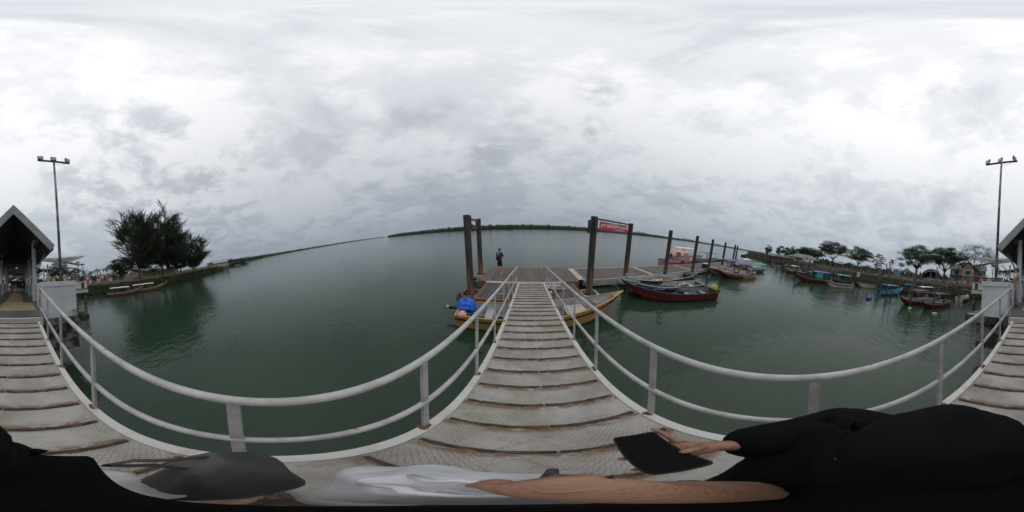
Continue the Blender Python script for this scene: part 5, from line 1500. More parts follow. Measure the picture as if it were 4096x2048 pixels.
for k, (x, y, h, r_, ln) in enumerate(STK):
    lb = {0: 'thick leaning grey stake with a cream buoy at its foot', 1: 'tall straight stake in front of the maroon longboats', 6: 'thick leaning stake between the barrel and the sky blue boat', 7: 'tallest thin stake behind the sky blue boat'}.get(k)
    if lb is None:
        nb_ = min(MARINA, key=lambda q: (q[0] - x) ** 2 + (q[1] - y) ** 2)
        lb = f'bare grey wooden mooring stake near the {nb_[2]}'
    o = MB().tube([(0, 0, -.8), (ln * 1.2, 0, h * .5), (ln * h, ln * .3, h)], [r_ * 1.35, r_ * 1.3, r_ * 1.05], 7).build('mooring_stake', M_STAKE, smooth=True, loc=(x, y, 0))
    tag(o, lb, 'stake', 'wooden mooring stakes in the marina')
for k, (x, y, h) in enumerate([(-19.6, -30.2, 1.6), (-23.0, -25.2, 2.4), (-29.5, -31.0, 5.0), (-33.5, -31.5, 5.6), (-25.5, -33.0, 2.6), (-37.5, -28.5, 4.6)]):
    o = MB().tube([(0, 0, -.8), (0, 0, h * .5), (-.10 * h * (k == 5), 0, h)], [.06, .055, .045], 7).build('mooring_stake', M_STAKE, smooth=True, loc=(x, y, 0))
    tag(o, 'slim wooden stake beside the left bank longboats', 'stake', 'stakes by the left bank boats')
pj = thing('plank_jetty', 'rickety grey plank jetty on thin legs in the marina', 'jetty', (0, 0, 0))
pp = resample([(46.5, -7.5), (40.5, -13.0), (37.5, -19.0), (33.5, -26.0), (30.5, -32.5)], .32)
rj = random.Random(9)
for i in range(len(pp) - 1):
    d = (pp[i + 1] - pp[i]).normalized(); a = math.atan2(d.y, d.x)
    if rj.random() < .06: continue
    MB().box((0, 0, 0), (.27, 1.15 + rj.uniform(-.12, .12), .04), Matrix.Rotation(a + rj.gauss(0, .05), 3, 'Z')).build('plank', M_STAKE, pj, loc=(pp[i].x, pp[i].y, 1.62 + rj.gauss(0, .015) + .08 * math.sin(i * .2)))
    if i % 7 == 0:
        for s_ in (-1, 1):
            n = V((-d.y, d.x)) * .5 * s_
            MB().tube([(pp[i].x + n.x, pp[i].y + n.y, -.6), (pp[i].x + n.x + rj.gauss(0, .05), pp[i].y + n.y, 1.6 + (rj.random() < .4) * 1.1)], .05, 6).build('leg', M_STAKE, pj)
MB().tube([(*p, 1.50) for p in pp], .05, 5).build('stringer', M_STAKE, pj)
t_ = thing('notice_board', 'white board leaning at the plank jetty, seen through stakes', 'board', (37.0, -18.3, 1.66), R(-64) + math.pi)
MB().box((0, 0, .75), (1.75, .05, 1.15), Matrix.Rotation(R(-6), 3, 'X')).build('panel', M_LET, t_)
for x in (-.7, .7): MB().box((x, .08, .6), (.08, .08, 1.2)).build('leg', M_STAKE, t_)
# ladders and jetty shack frame near the fishing boat
for k, (x, y) in enumerate([(31.6, -6.0), (32.4, -7.6)]):
    t_ = thing('ladder', ['rough timber ladder slanting by the dark green fishing boat', 'second rough ladder slanting just behind the first'][k], 'ladder', (x, y, 0), R(-60))
    for s_ in (-.22, .22): MB().tube([(0, s_, -.3), (1.3, s_, 2.6)], .05, 6).build('rail', M_STAKE, t_)
    for q in range(5): MB().tube([(.2 + q * .22, -.24, .2 + q * .48), (.2 + q * .22, .24, .2 + q * .48)], .03, 5).build('rung', M_STAKE, t_)

# ------------------------------------------------------------------ dock, market shed, stilt hut
M_TIMB = mat('dark_dock_timber', (0.085, 0.066, 0.045), (0.045, 0.036, 0.026), 1.2, .9, .3, stretch=(.4, .4, 3))
t_ = thing('dock_wall', 'dark brown timber dock wall with horizontal beams at the river bend', 'dock', (0, 0, 0))
A, B_ = V((114, 26.6)), V((88, 7.5))
for z, h in ((.4, 1.3), (1.75, 1.2), (2.9, .9)):
    MB().bar((*A, z), (*B_, z), .5 + .1 * (z < 1), h - .08).build('beam_course', M_TIMB, t_)
for k in range(9):
    p = A.lerp(B_, k / 8); MB().box((p.x - .4, p.y + .45, 1.4), (.35, .35, 4.2)).build('post', M_TIMB, t_)
MB().bar((*(A + V((.2, .4))), 1.06), (*(B_ + V((.2, .4))), 1.06), .12, .12).build('waling', M_PLATE, t_)
M_GRNROOF = mat('faded_green_roof', (0.135, 0.155, 0.135), (0.10, 0.115, 0.10), 1, .7)
t_ = thing('market_shed', 'long low fish market shed on stilts beside the dock', 'shed', (76.5, 1.2, 0), math.atan2(-13, -24))
MB().slab([(-14, -3, 3.75), (14, -3, 3.75), (14, 0, 4.5), (-14, 0, 4.5)], .12).build('roof', M_SOFFIT, t_); MB().slab([(-14, 0, 4.5), (14, 0, 4.5), (14, 3, 3.75), (-14, 3, 3.75)], .12).build('roof', M_SOFFIT, t_)
MB().box((0, 0, 1.72), (28, 5.2, .2)).build('floor', M_TIMB, t_)
MB().box((0, -2.6 if False else 2.2, 2.45), (27.5, .1, .5)).build('railing', M_STAKE, t_)
MB().box((0, -2.2, 2.6), (27.5, .1, 1.6)).build('rear_wall', M_TIMB, t_)
for k in range(12):
    for s_ in (-2.5, 2.5): MB().box((-13.4 + k * 2.43, s_, 1.6), (.16, .16, 4.2)).build('post', M_STAKE, t_)
rk = random.Random(4)
for k in range(9):
    o = thing('stock_box', 'pale box stacked under the market shed roof', 'box', (0, 0, 0), group='boxes in the market shed')
    o.location = in_boat(t_, -12 + k * 2.6, 1.4, 1.83); o.rotation_euler = (0, 0, t_.rotation_euler[2])
    MB().box((0, 0, .28), (.9, .6, .55)).build('body', [M_WHITE, PAINT['palegrey'], PAINT['c_blue']][k % 3], o); MB().box((0, 0, .58), (.95, .65, .06)).build('lid', M_WHITE, o)
t_ = thing('stilt_hut', 'open stilt hut with green grey hipped roof over the water', 'hut', (58.5, -6.6, 0), math.atan2(-9.0, -1.0))
for s_ in (-1, 1):
    MB().slab([(-5.6, s_ * 3.4, 4.35), (5.6, s_ * 3.4, 4.35), (2.6, 0, 5.75), (-2.6, 0, 5.75)][::s_], .1).build('roof_sheet', M_GRNROOF, t_)
    MB().slab([(s_ * 5.6, -3.4, 4.35), (s_ * 5.6, 3.4, 4.35), (s_ * 2.6, 0, 5.75)][::s_], .1).build('roof_sheet', M_GRNROOF, t_)
    MB().bar((-5.5, s_ * 3.36, 4.28), (5.5, s_ * 3.36, 4.28), .08, .16).build('eave_board', M_STAKE, t_)
MB().box((0, 0, 2.1), (10, 6, .18)).build('floor', M_TIMB, t_)
for s_ in (-2.9, 2.9): MB().box((0, s_, 2.75), (9.8, .08, .5)).build('railing', M_STAKE, t_)
for k in range(5):
    for s_ in (-2.85, 2.85): MB().box((-4.7 + k * 2.35, s_, 1.9), (.16, .16, 5.0)).build('post', M_STAKE, t_)

# ------------------------------------------------------------------ buildings on the right bank
M_CREAM = mat('cream_render', (0.36, 0.33, 0.295), (0.30, 0.275, 0.24), .6, .8)
M_ROOFG = mat('grey_tile_roof', (0.115, 0.115, 0.12), (0.08, 0.08, 0.083), 1.2, .7, .3, 9)
M_PED = mat('tan_pediment', (0.34, 0.20, 0.09), None, 1, .8)
hs = thing('house', 'two storey cream house with grey roof and tan gable', 'house', (32.6, -67.6, 2.9), math.atan2(6.8, 14.1))
for (xa, xb, dp) in ((-8.2, -2.6, 7), (2.6, 8.2, 7)):
    MB().box(((xa + xb) / 2, -3.5, 3.3), (xb - xa, dp, 6.6)).build('wall', M_CREAM, hs)
MB().box((0, -3.2, 3.5), (5.19, 7.9, 7.4)).build('wall', M_CREAM, hs)
for (xa, xb) in ((-8.7, -2.4), (2.4, 8.7)):
    MB().slab([(xa, .7, 6.5), (xb, .7, 6.5), (xb, -3.3, 9.2), (xa, -3.3, 9.2)], .15).build('roof', M_ROOFG, hs); MB().slab([(xa, -3.3, 9.2), (xb, -3.3, 9.2), (xb, -7.4, 6.5), (xa, -7.4, 6.5)], .15).build('roof', M_ROOFG, hs)
    MB().bar((xa, .74, 6.4), (xb, .74, 6.4), .08, .22).build('gutter', M_WHITE, hs)
    MB().slab([(xa, 1.5, 3.25), (xb, 1.5, 3.25), (xb, 0, 3.75), (xa, 0, 3.75)], .12).build('porch_roof', M_STEELD, hs)
for s_ in (-1, 1):
    q = [(0, 1.1, 10.0), (s_ * 3.2, 1.1, 7.7), (s_ * 3.2, -7.3, 7.7), (0, -7.3, 10.0)]
    MB().slab(q if s_ > 0 else q[::-1], .15).build('roof', M_ROOFG, hs)
MB().slab([(-2.6, .80, 7.19), (2.6, .80, 7.19), (0, .80, 9.35)], .12).build('pediment', M_PED, hs)
def window(parent, x, z, w_, h_, y=.03):
    f = MB().box((x, y, z), (w_ + .18, .08, h_ + .18)).build('window', M_WHITE, parent)
    MB().box((x, y + .045, z), (w_, .02, h_)).build('pane', M_GLASS, f)
    MB().box((x, y + .06, z), (.05, .02, h_)).build('mullion', M_STEELD, f)
window(hs, -5.4, 4.9, 2.1, 1.5); window(hs, 5.2, 4.9, 2.1, 1.5); window(hs, 0, 5.2, 2.3, 1.6, .78)
window(hs, -7.7, 4.9, .45, 1.9); window(hs, 7.5, 4.9, .35, 2.1); window(hs, -6.6, 1.5, .45, 1.9); window(hs, -5.6, 1.5, .45, 1.9); window(hs, -4.6, 1.5, .45, 1.9); window(hs, 5.0, 1.6, 2.0, 1.4)
MB().slab([(-2.2, 2.2, 3.0), (0, 2.2, 4.0), (2.2, 2.2, 3.0)], .1).build('porch_gable', M_STEELD, hs)
for s_ in (-1, 1): MB().box((s_ * 2.0, 2.1, 1.5), (.25, .25, 3.0)).build('porch_post', M_CREAM, hs)
MB().box((0, .80, 1.2), (1.4, .06, 2.2)).build('door', M_GLASS, hs)
# arched shed
ar = thing('arched_shed', 'open barrel roofed shed with a dark mouth facing the river', 'shed', (46.3, -58.4, 2.9), R(-142) + math.pi)
n = 20; m, m2 = MB(), MB()
for (mm, y0, y1, th) in ((m, 0, -11, 0),):
    vs = []
    for k in range(n + 1):
        a = math.pi * k / n
        for (rr, y) in ((5.2, 0), (5.2, -11), (5.0, -11), (5.0, 0)):
            vs.append((rr * math.cos(a), y, rr * 1.06 * math.sin(a)))
    for k in range(n):
        for j in range(4):
            j2 = (j + 1) % 4
            mm.f.append((k * 4 + j, k * 4 + j2, k * 4 + 4 + j2, k * 4 + 4 + j)); mm.m.append(0)
    mm.v = vs
m.build('barrel_roof', mat('canvas_shed', (0.27, 0.25, 0.20), (0.20, 0.18, 0.14), .8, .8), ar, smooth=False)
m2 = MB(); m2.add([(4.9 * math.cos(math.pi * k / n), -9.5, 5.1 * math.sin(math.pi * k / n)) for k in range(n + 1)], [tuple(range(n + 1))]); m2.build('rear_wall', M_STEELD, ar)
MB().box((-3.2, -1.0, 1.4), (2.6, .1, 2.8)).build('partition', M_SOFFIT, ar)
for k in (-3.5, 0.4): MB().tube([(k, .1, 0), (k, .1, 4.9 * math.sqrt(1 - (k / 5) ** 2))], .10, 6).build('mast', M_STEELG, ar)
# pavilion hut, blue stall, hedge, market stalls
t_ = thing('garden_pavilion', 'small open pavilion with hipped dark roof on the right bank', 'pavilion', (47.0, -43.6, 2.8), R(-45))
for k in range(4):
    a, b2 = [(-2.3, -2.3), (2.3, -2.3), (2.3, 2.3), (-2.3, 2.3)][k], [(2.3, -2.3), (2.3, 2.3), (-2.3, 2.3), (-2.3, -2.3)][k]
    MB().slab([(*a, 2.6), (*b2, 2.6), (0, 0, 4.2)], .1).build('roof_sheet', M_ROOFG, t_); MB().box((a[0] * .85, a[1] * .85, 1.3), (.15, .15, 2.6)).build('post', M_STAKE, t_)
t_ = thing('stall', 'light blue stall with dark window on the right bank', 'stall', (55.0, -45.2, 2.8), R(-50))
MB().box((0, 0, 1.5), (3.6, 2.6, 3.0)).build('wall', mat('stall_blue', (0.16, 0.34, 0.50), None, 1, .7), t_); MB().slab([(-2, 1.6, 3.0), (2, 1.6, 3.0), (2, -1.5, 3.6), (-2, -1.5, 3.6)][::-1], .1).build('roof', mat('stall_blue2', (0.2, 0.42, 0.6), None, 1, .7), t_)
window(t_, 0, 1.7, 1.3, 1.0, 1.33); MB().box((1.3, 1.34, 1.0), (.7, .06, 2.0)).build('door', PAINT['c_blue'], t_)
t_ = thing('hedge', 'long rounded clipped hedge behind the right boardwalk', 'hedge', (50.5, -34.6, 2.8), R(-40))
rnd = random.Random(31); m = MB(); m.ell((0, 0, .9), (3.2, 1.0, 1.15), 18, 10, lump=.3, seed=5)
m.build('core', LEAF['dark'], t_, smooth=True); m = MB()
for k in range(2200):
    d = V((rnd.gauss(0, 1), rnd.gauss(0, 1), abs(rnd.gauss(0, 1)))).normalized()
    quad_leaf(m, V((d.x * 3.3, d.y * 1.05, .85 + d.z * 1.2)), (d + V((rnd.gauss(0, .5), rnd.gauss(0, .5), rnd.gauss(0, .5)))).normalized(), .22, rnd, 0 if rnd.random() < .7 else 1)
m.build('foliage', [LEAF['dark'], LEAF['olive']], t_)
M_TURQ = mat('turquoise_roof', (0.20, 0.50, 0.50), (0.15, 0.40, 0.41), .6, .6)
for k, (x, y, w_, lb) in enumerate([(81.0, -26.8, 7.0, 'market stall with long turquoise awning on the right bank'), (71.5, -32.5, 6.0, 'market stall with pitched turquoise roof behind the boardwalk'), (62.0, -36.0, 5.0, 'low grey stall with blue curtain beside the turquoise roofs')]):
    t_ = thing('market_stall', lb, 'stall', (x, y, 2.8), R(-62) - .05 * k)
    c_ = M_TURQ if k < 2 else M_STEELG
    for s_ in (-1, 1): MB().slab([(-w_ / 2, s_ * 1.9, 2.4), (w_ / 2, s_ * 1.9, 2.4), (w_ / 2, 0, 3.3 - .4 * (k != 1)), (-w_ / 2, 0, 3.3 - .4 * (k != 1))][::s_], .08).build('roof_sheet', c_, t_)
    for q in range(4): MB().box((-w_ / 2 + .2 + q * (w_ - .4) / 3, 1.7, 1.2), (.1, .1, 2.4)).build('post', M_WHITE, t_)
    MB().box((-w_ * .22, 1.5, 1.0), (w_ * .4, .06, 1.7)).build('curtain', PAINT['c_navy'], t_); MB().box((w_ * .2, 1.5, .8), (w_ * .3, .06, 1.2)).build('curtain', PAINT['pink'], t_); MB().box((0, -1.5, 1.2), (w_, .08, 2.3)).build('rear_wall', M_STEELD, t_)
t_ = thing('white_shed', 'flat roofed white shed behind the yellow flag', 'shed', (22.0, -72.0, 2.9), R(18))
MB().box((0, 0, 1.6), (9, 5, 3.2)).build('wall', M_WALLW, t_); MB().box((0, .1, 3.3), (9.4, 5.4, .2)).build('roof', M_STEELD, t_); window(t_, -.8, 1.6, 2.0, 1.5, 2.53)
# red and white kiosks
M_KR, M_KW, M_KG = mat('kiosk_red', (0.40, 0.022, 0.025), (0.33, 0.02, 0.022), 1, .5), mat('kiosk_white', (0.58, 0.58, 0.58), None, 1, .5), mat('kiosk_grey', (0.26, 0.27, 0.28), None, 1, .5)
def kiosk(label, x, y, w_, seed):
    t_ = thing('kiosk', label, 'kiosk', (x, y, 3.0), math.atan2(-x, -y) * -1 , group='red and white kiosks on the esplanade')
    MB().box((0, 0, 1.3), (w_, 2.0, 2.6)).build('body', M_KG, t_)
    MB().slab([(-w_ / 2 - .2, 1.3, 2.75), (-w_ / 2 - .2, -1.2, 3.0), (w_ / 2 + .2, -1.2, 3.0), (w_ / 2 + .2, 1.3, 2.75)][::-1], .12).build('roof', M_STEELD, t_)
    rk = random.Random(seed)
    nx = max(2, round(w_ / 1.1)); pw = w_ / nx
    for i in range(nx):
        for j in range(2):
            c_ = [M_KR, M_KW, M_KG][(i + j + seed) % 2 if rk.random() < .8 else 2]
            p = MB().box((-w_ / 2 + pw * (i + .5), 1.02, .68 + j * 1.25), (pw - .05, .05, 1.2)).build('panel', c_, t_)
            if (i + j + seed) % 2 == 0:
                MB().lathe([(.15, -.01), (.15, .012), (.09, .012), (.09, .022), (.03, .022)], 16).build('emblem', M_KW if c_ is M_KR else M_STEELD, p, loc=None).matrix_local = Matrix.Translation((-w_ / 2 + pw * (i + .5), 1.05, .72 + j * 1.25)) @ Matrix.Rotation(R(-90), 4, 'X')
for k, (x, y, w_, lb) in enumerate([(-12.0, -58.5, 3.2, 'white fronted kiosk just left of the left floodlight pole foot'), (-17.0, -57.5, 3.2, 'kiosk with red edge right of the left floodlight pole'), (-20.8, -56.4, 2.7, 'red and grey kiosk behind the taller basket lamp'), (-24.8, -54.8, 2.8, 'red and white checked kiosk behind the corner basket lamp'), (-28.8, -52.6, 2.6, 'red and white checked kiosk at the start of the left railing'), (-31.6, -51.0, 2.4, 'grey and red kiosk at the end of the left row'),
                                 (26.4, -53.9, 2.2, 'narrow red kiosk with round emblem left of the olive tree trunk'), (20.8, -56.2, 2.6, 'red and grey kiosk with emblem right of the olive tree trunk'), (15.2, -58.0, 2.6, 'red and white kiosk behind the right floodlight pole'), (24.0, -56.6, 2.4, 'small kiosk with blue awning behind the olive tree')]):
    kiosk(lb, x, y, w_, k)
# left bank buildings
t_ = thing('riverside_shed', 'low shed with faded green roof at the end of the left boardwalk', 'shed', (-103.5, -36.0, 0), R(98))
MB().box((0, 0, 3.2), (11, 5.5, 2.6)).build('wall', mat('pale_render', (0.34, 0.335, 0.32), None, .8, .8), t_)
for s_ in (-1, 1): MB().slab([(-6.2, s_ * 3.4, 4.5), (6.2, s_ * 3.4, 4.5), (6.2, 0, 6.2), (-6.2, 0, 6.2)][::s_], .12).build('roof_sheet', mat('pale_green_roof', (0.25, 0.31, 0.285), None, .5, .6), t_)
for x in (-3.5, 0, 3.5): window(t_, x, 3.2, 1.2, 1.0, -2.77)
for k in range(4): MB().box((-5 + k * 3.3, 0, 1.0), (.3, 4.5, 2.4)).build('leg', M_CONC, t_)
t_ = thing('floating_hut', 'small floating hut with dark blue roof off the left bank', 'hut', (-148, -27.6, 0), R(95))
MB().box((0, 0, 1.4), (6, 4, 2.2)).build('wall', PAINT['palegrey'], t_); MB().slab([(-3.6, 2.6, 2.6), (3.6, 2.6, 2.6), (3.6, -2.6, 3.2), (-3.6, -2.6, 3.2)][::-1], .15).build('roof', PAINT['c_navy'], t_)
MB().box((0, 0, .15), (7, 5, .4)).build('raft', M_TIMB, t_); window(t_, -1.2, 1.4, 1.2, 1.0, -2.03); window(t_, 1.4, 1.4, 1.2, 1.0, -2.03)
M_ORT = mat('orange_tile', (0.26, 0.095, 0.05), None, 1, .8)
for k, (x, y, s_, lb) in enumerate([(-50, -62, .8, 'small orange roofed house seen under the loose casuarina'), (-62.5, -70, 1.0, 'small orange roofed house left of the grove'), (-58.0, -41.0, .30, 'tiny shrine hut with orange roof below the dense casuarina')]):
    t_ = thing('house', lb, 'house', (x, y, 2.9), R(40 + 20 * k))
    MB().box((0, 0, 1.3 * s_ + .3), (6 * s_, 4 * s_, 2.6 * s_ + .6)).build('wall', M_CREAM, t_)
    for g in (-1, 1): MB().slab([(-3.5 * s_, g * 2.6 * s_, 2.7 * s_ + .5), (3.5 * s_, g * 2.6 * s_, 2.7 * s_ + .5), (3.5 * s_, 0, 4.2 * s_ + .5), (-3.5 * s_, 0, 4.2 * s_ + .5)][::g], .12).build('roof_sheet', M_ORT, t_)
    window(t_, 0, 1.3 * s_ + .3, .9 * s_, .8 * s_, 2.03 * s_)
# parked cars
def car(label, x, y, rz, c_):
    t_ = thing('parked_car', label, 'car', (x, y, 2.85), rz, group='cars parked behind the boardwalks')
    prof = [(-2.1, .35), (-2.15, .75), (-1.9, .95), (-1.55, 1.0), (-1.0, 1.42), (.4, 1.46), (1.15, 1.0), (1.9, .88), (2.1, .65), (2.1, .35)]
    def ext(pr, hw): 
        m = MB(); n = len(pr)
        m.add([(a, hw * (.86 if b > 1.1 else 1), b) for a, b in pr] + [(a, -hw * (.86 if b > 1.1 else 1), b) for a, b in pr], [tuple(range(n)), tuple(range(2 * n - 1, n - 1, -1))] + [(i, n + i, n + (i + 1) % n, (i + 1) % n) for i in range(n)]); return m
    ext(prof, .84).build('body', c_, t_)
    for s_ in (-1, 1):
        MB().add([(-1.35, s_ * .845, 1.02), (-.92, s_ * .755, 1.36), (.34, s_ * .755, 1.39), (.95, s_ * .845, 1.02)], [(0, 1, 2, 3)]).build('side_window', M_GLASS, t_)
        for a in (-1.3, 1.3):
            MB().tube([(a, s_ * .70, .32), (a, s_ * .87, .32)], .32, 14).build('wheel', M_BLACK, t_)
    MB().slab([(-1.60, -.66, 1.03), (-1.04, -.62, 1.40), (-1.04, .62, 1.40), (-1.60, .66, 1.03)], .02).build('rear_screen', M_GLASS, t_); MB().slab([(1.20, -.66, 1.02), (.46, -.62, 1.44), (.46, .62, 1.44), (1.20, .66, 1.02)][::-1], .02).build('windscreen', M_GLASS, t_)
    for s_ in (-.6, .6): MB().box((2.09, s_, .68), (.05, .26, .13)).build('headlight', M_LET, t_)
cw = [mat('car_white', (0.62, 0.62, 0.62), None, 1, .25, coat=.5), mat('car_silver', (0.32, 0.33, 0.34), None, 1, .25, coat=.5), mat('car_dark', (0.03, 0.03, 0.035), None, 1, .25, coat=.5), mat('car_red', (0.25, 0.02, 0.02), None, 1, .25, coat=.5)]
for k, (x, y, rz, c_, lb) in enumerate([(29.5, -51.0, R(30), 0, 'white car parked in front of the cream house'), (38.5, -47.6, R(40), 0, 'white car parked at the left side of the arched shed'), (35.2, -49.5, R(38), 0, 'white car parked under the umbrella tree by the arched shed'), (42.5, -45.0, R(42), 2, 'dark car parked before the arched shed mouth'), (33.0, -52.4, R(34), 1, 'silver car parked right of the arched shed'), (1.6, -52.0, R(80), 1, 'silver car seen through the pavilion'), (-2.2, -54.0, R(100), 0, 'white car seen through the pavilion'), (-14.6, -60.0, R(10), 0, 'white car between the left kiosks'), (-27.0, -58.0, R(0), 1, 'silver car behind the checked kiosks'), (-44.0, -50.0, R(30), 1, 'silver car under the casuarina grove')]):
    car(lb, x, y, rz, cw[c_])
# street lamps, flags
def street_lamp(label, x, y, h, arm=1.6, hd=0.0, curved=True, group='street lamps on the esplanade'):
    t_ = thing('street_lamp', label, 'street lamp', (x, y, 2.85), hd, group=group)
    if curved:
        MB().tube([(0, 0, 0), (0, 0, h * .8), (.15, 0, h * .93), (.5, 0, h), (arm, 0, h)], [.09, .06, .05, .045, .04], 8).build('post', M_STEELG, t_)
        MB().box((arm + .2, 0, h - .02), (.55, .2, .10)).build('lamp_head', M_STEELG, t_)
    else:
        MB().tube([(0, 0, 0), (0, 0, h)], [.06, .045], 8).build('post', M_STEELG, t_); MB().ell((0, 0, h + .14), (.18, .18, .18), 10, 8).build('globe', M_LET, t_, smooth=True)
street_lamp('curved street lamp above the left kiosks', -45, -70, 8.0, 2.6, R(200)); street_lamp('shorter curved street lamp behind the taller basket lamp', -24, -66, 4.6, 1.0, R(0)); street_lamp('curved street lamp beyond the left palms', -56, -74, 7.4, 2.6, R(200))
for k, (x, y, h) in enumerate([(-29.8, -42.6, 3.0), (-38.0, -37.5, 2.6), (-45.5, -36.4, 3.4), (-62.0, -36.6, 3.6)]):
    street_lamp(['plain globe lamp at the left boardwalk before the grove', 'globe lamp beneath the loose casuarina', 'globe lamp in front of the dense casuarina', 'globe lamp near the shorter casuarina'][k], x, y, h, 1, 0, False, 'globe lamps on the left boardwalk')
street_lamp('tall double street lamp beyond the dock', 150, 24, 14, 5, R(150))
def flag(label, x, y, h, c_, seed):
    t_ = thing('flag', label, 'flag', (x, y, 2.9), R(40 * seed))
    MB().tube([(0, 0, 0), (0, 0, h)], .025, 6).build('pole', M_STEELG, t_)
    m = MB(); vs = []
    for i in range(7):
        for j in range(2): vs.append((.03 + i * .11, .05 * math.sin(i * 1.3 + j), h - .1 - j * 1.1 - i * .10))
    m.add(vs, [(2 * i, 2 * i + 2, 2 * i + 3, 2 * i + 1) for i in range(6)]); m.build('cloth', c_, t_)
FY, FR = mat('flag_yellow', (0.60, 0.42, 0.03), None, 3, .7), mat('flag_red', (0.42, 0.05, 0.03), None, 3, .7)
flag('drooping red and yellow flag before the cream house', 21.6, -50.2, 4.6, FR, 1); flag('yellow flag beside the white shed', 17.6, -51.5, 4.0, FY, 2); flag('yellow flag at the left kiosks', -13.6, -55.0, 3.8, FY, 3); flag('second yellow flag at the left kiosks', -10.6, -55.6, 3.8, FY, 4); flag('yellow flag by the market stalls', 60.0, -39.5, 5.0, FY, 5); flag('red and white flag by the market stalls', 58.0, -41.0, 5.4, mat('flag_pink', (0.42, 0.16, 0.16), None, 2, .7), 6)
# ------------------------------------------------------------------ people
def skinned(name, J, E, m, parent=None, subs=2, root=0):
    """one continuous surface grown round a skeleton: J = [(pos, rx, ry)], E = edges"""
    me = bpy.data.meshes.new(name)
    me.from_pydata([tuple(j[0]) for j in J], E, [])
    o = bpy.data.objects.new(name, me)
    COL.objects.link(o)
    sk = o.modifiers.new('skin', 'SKIN')
    sk.use_smooth_shade = True
    for i, j in enumerate(J):
        d = me.skin_vertices[0].data[i]
        d.radius = (j[1], j[2] if len(j) > 2 else j[1])
        d.use_root = (i == root)
    if subs:
        ss = o.modifiers.new('sub', 'SUBSURF'); ss.levels = subs; ss.render_levels = subs
    dg = bpy.context.evaluated_depsgraph_get()
    out = bpy.data.meshes.new_from_object(o.evaluated_get(dg))
    bpy.data.objects.remove(o); bpy.data.meshes.remove(me)
    out.name = name
    out.materials.clear(); out.materials.append(m)
    for p in out.polygons: p.use_smooth = True
    return obj(name, out, parent)
def person(label, loc, rz, shirt, bottom, skin=M_SKIN, arms=((.25, .02, 1.10, .22, .26, 1.08), (.25, .02, 1.10, .22, .26, 1.08)), long=False, stance=.10, shoes=None, h=1.70, step=.0, look=0.0, hairm=M_HAIR, cap=False):
    t_ = thing('person', label, 'person', loc, rz)
    s_ = h / 1.70
    def S(x, y, z): return V((x, y, z)) * s_
    J, E = [], []
    def jn(p, r, r2=None):
        J.append((p, r * s_, (r2 or r) * s_)); return len(J) - 1
    pel = jn(S(0, 0, .94), .135, .10); wst = jn(S(0, .005, 1.08), .125, .09); che = jn(S(0, 0, 1.28), .14, .10); nb = jn(S(0, -.005, 1.42), .075, .06); nk = jn(S(0, .005, 1.49), .052, .052)
    hx = .03 * look
    h1 = jn(S(hx * .5, .025, 1.555), .066, .075); h2 = jn(S(hx, .022, 1.62), .074, .086); h3 = jn(S(hx, .012, 1.675), .055, .062)
    E += [(pel, wst), (wst, che), (che, nb), (nb, nk), (nk, h1), (h1, h2), (h2, h3)]
    shJ, shE = [(S(0, .002, .83), .175 * s_, .135 * s_), (S(0, .005, 1.05), .170 * s_, .128 * s_), (S(0, 0, 1.28), .172 * s_, .128 * s_), (S(0, -.005, 1.405), .095 * s_, .075 * s_)], [(0, 1), (1, 2), (2, 3)]
    boJ, boE = [(S(0, 0, 1.06), .150 * s_, .118 * s_), (S(0, 0, .90), .162 * s_, .128 * s_)], [(0, 1)]
    for sd, (ex, ey, ez, wx, wy, wz) in zip((-1, 1), arms):
        a = jn(S(sd * .165, -.01, 1.385), .060); b = jn(S(sd * ex, ey, ez), .042); c = jn(S(sd * wx, wy, wz), .030)
        pm = (S(sd * wx, wy, wz) - S(sd * ex, ey, ez)).normalized()
        hd = jn(S(sd * wx, wy, wz) + pm * .055, .036, .022)
        E += [(nb, a), (a, b), (b, c), (c, hd)]
        for q in range(5):
            sp_ = V((-sd * (.022 - .011 * q), 0, -.006)) if q < 4 else V((-sd * .032, .0, .015))
            b0 = S(sd * wx, wy, wz) + pm * (.075 if q < 4 else .03) + sp_
            f1 = jn(b0 + pm * (.035 if q < 4 else .02) + V((0, 0, -.006)), .010); f2 = jn(b0 + pm * (.062 if q < 4 else .038) + V((-sd * .006, 0, -.022)), .008)
            E += [(hd, f1), (f1, f2)]
        shJ += [(S(sd * .165, -.01, 1.375), .086 * s_, .086 * s_), (S(sd * .165, -.01, 1.385).lerp(S(sd * ex, ey, ez), .85), .080 * s_, .076 * s_)]
        k = len(shJ); shE += [(3, k - 2), (k - 2, k - 1)] if False else [(2, k - 2), (k - 2, k - 1)]
        st = step * sd
        hp = jn(S(sd * .085, 0, .86), .092); kn = jn(S(sd * stance, .02 + st * .5, .48), .056); an = jn(S(sd * (stance + .02), -.02 + st, .09), .040); hl = jn(S(sd * (stance + .02), -.03 + st, .035), .036, .030); to = jn(S(sd * (stance + .05), .14 + st, .028), .040, .024)
        E += [(pel, hp), (hp, kn), (kn, an), (an, hl), (hl, to)]
        end = S(sd * (stance + .02), -.02 + st, .07) if long else S(sd * stance, .02 + st * .5, .42)
        boJ += [(S(sd * .085, 0, .85), .108 * s_, .105 * s_), (S(sd * (.085 + stance) / 2, .01 + st * .25, .67), .098 * s_, .098 * s_), (S(sd * stance, .02 + st * .5, .48) if long else end, (.084 if long else .100) * s_, (.088 if long else .104) * s_)]
        k = len(boJ); boE += [(1, k - 3), (k - 3, k - 2), (k - 2, k - 1)]
        if long:
            boJ.append((end, .068 * s_, .070 * s_)); boE.append((k - 1, k))
    skinned('body', J, E, skin, t_, 2)
    skinned('shirt', shJ, shE, shirt, t_, 2, 1)
    skinned('trousers' if long else 'shorts', boJ, boE, bottom, t_, 2)
    m = MB()
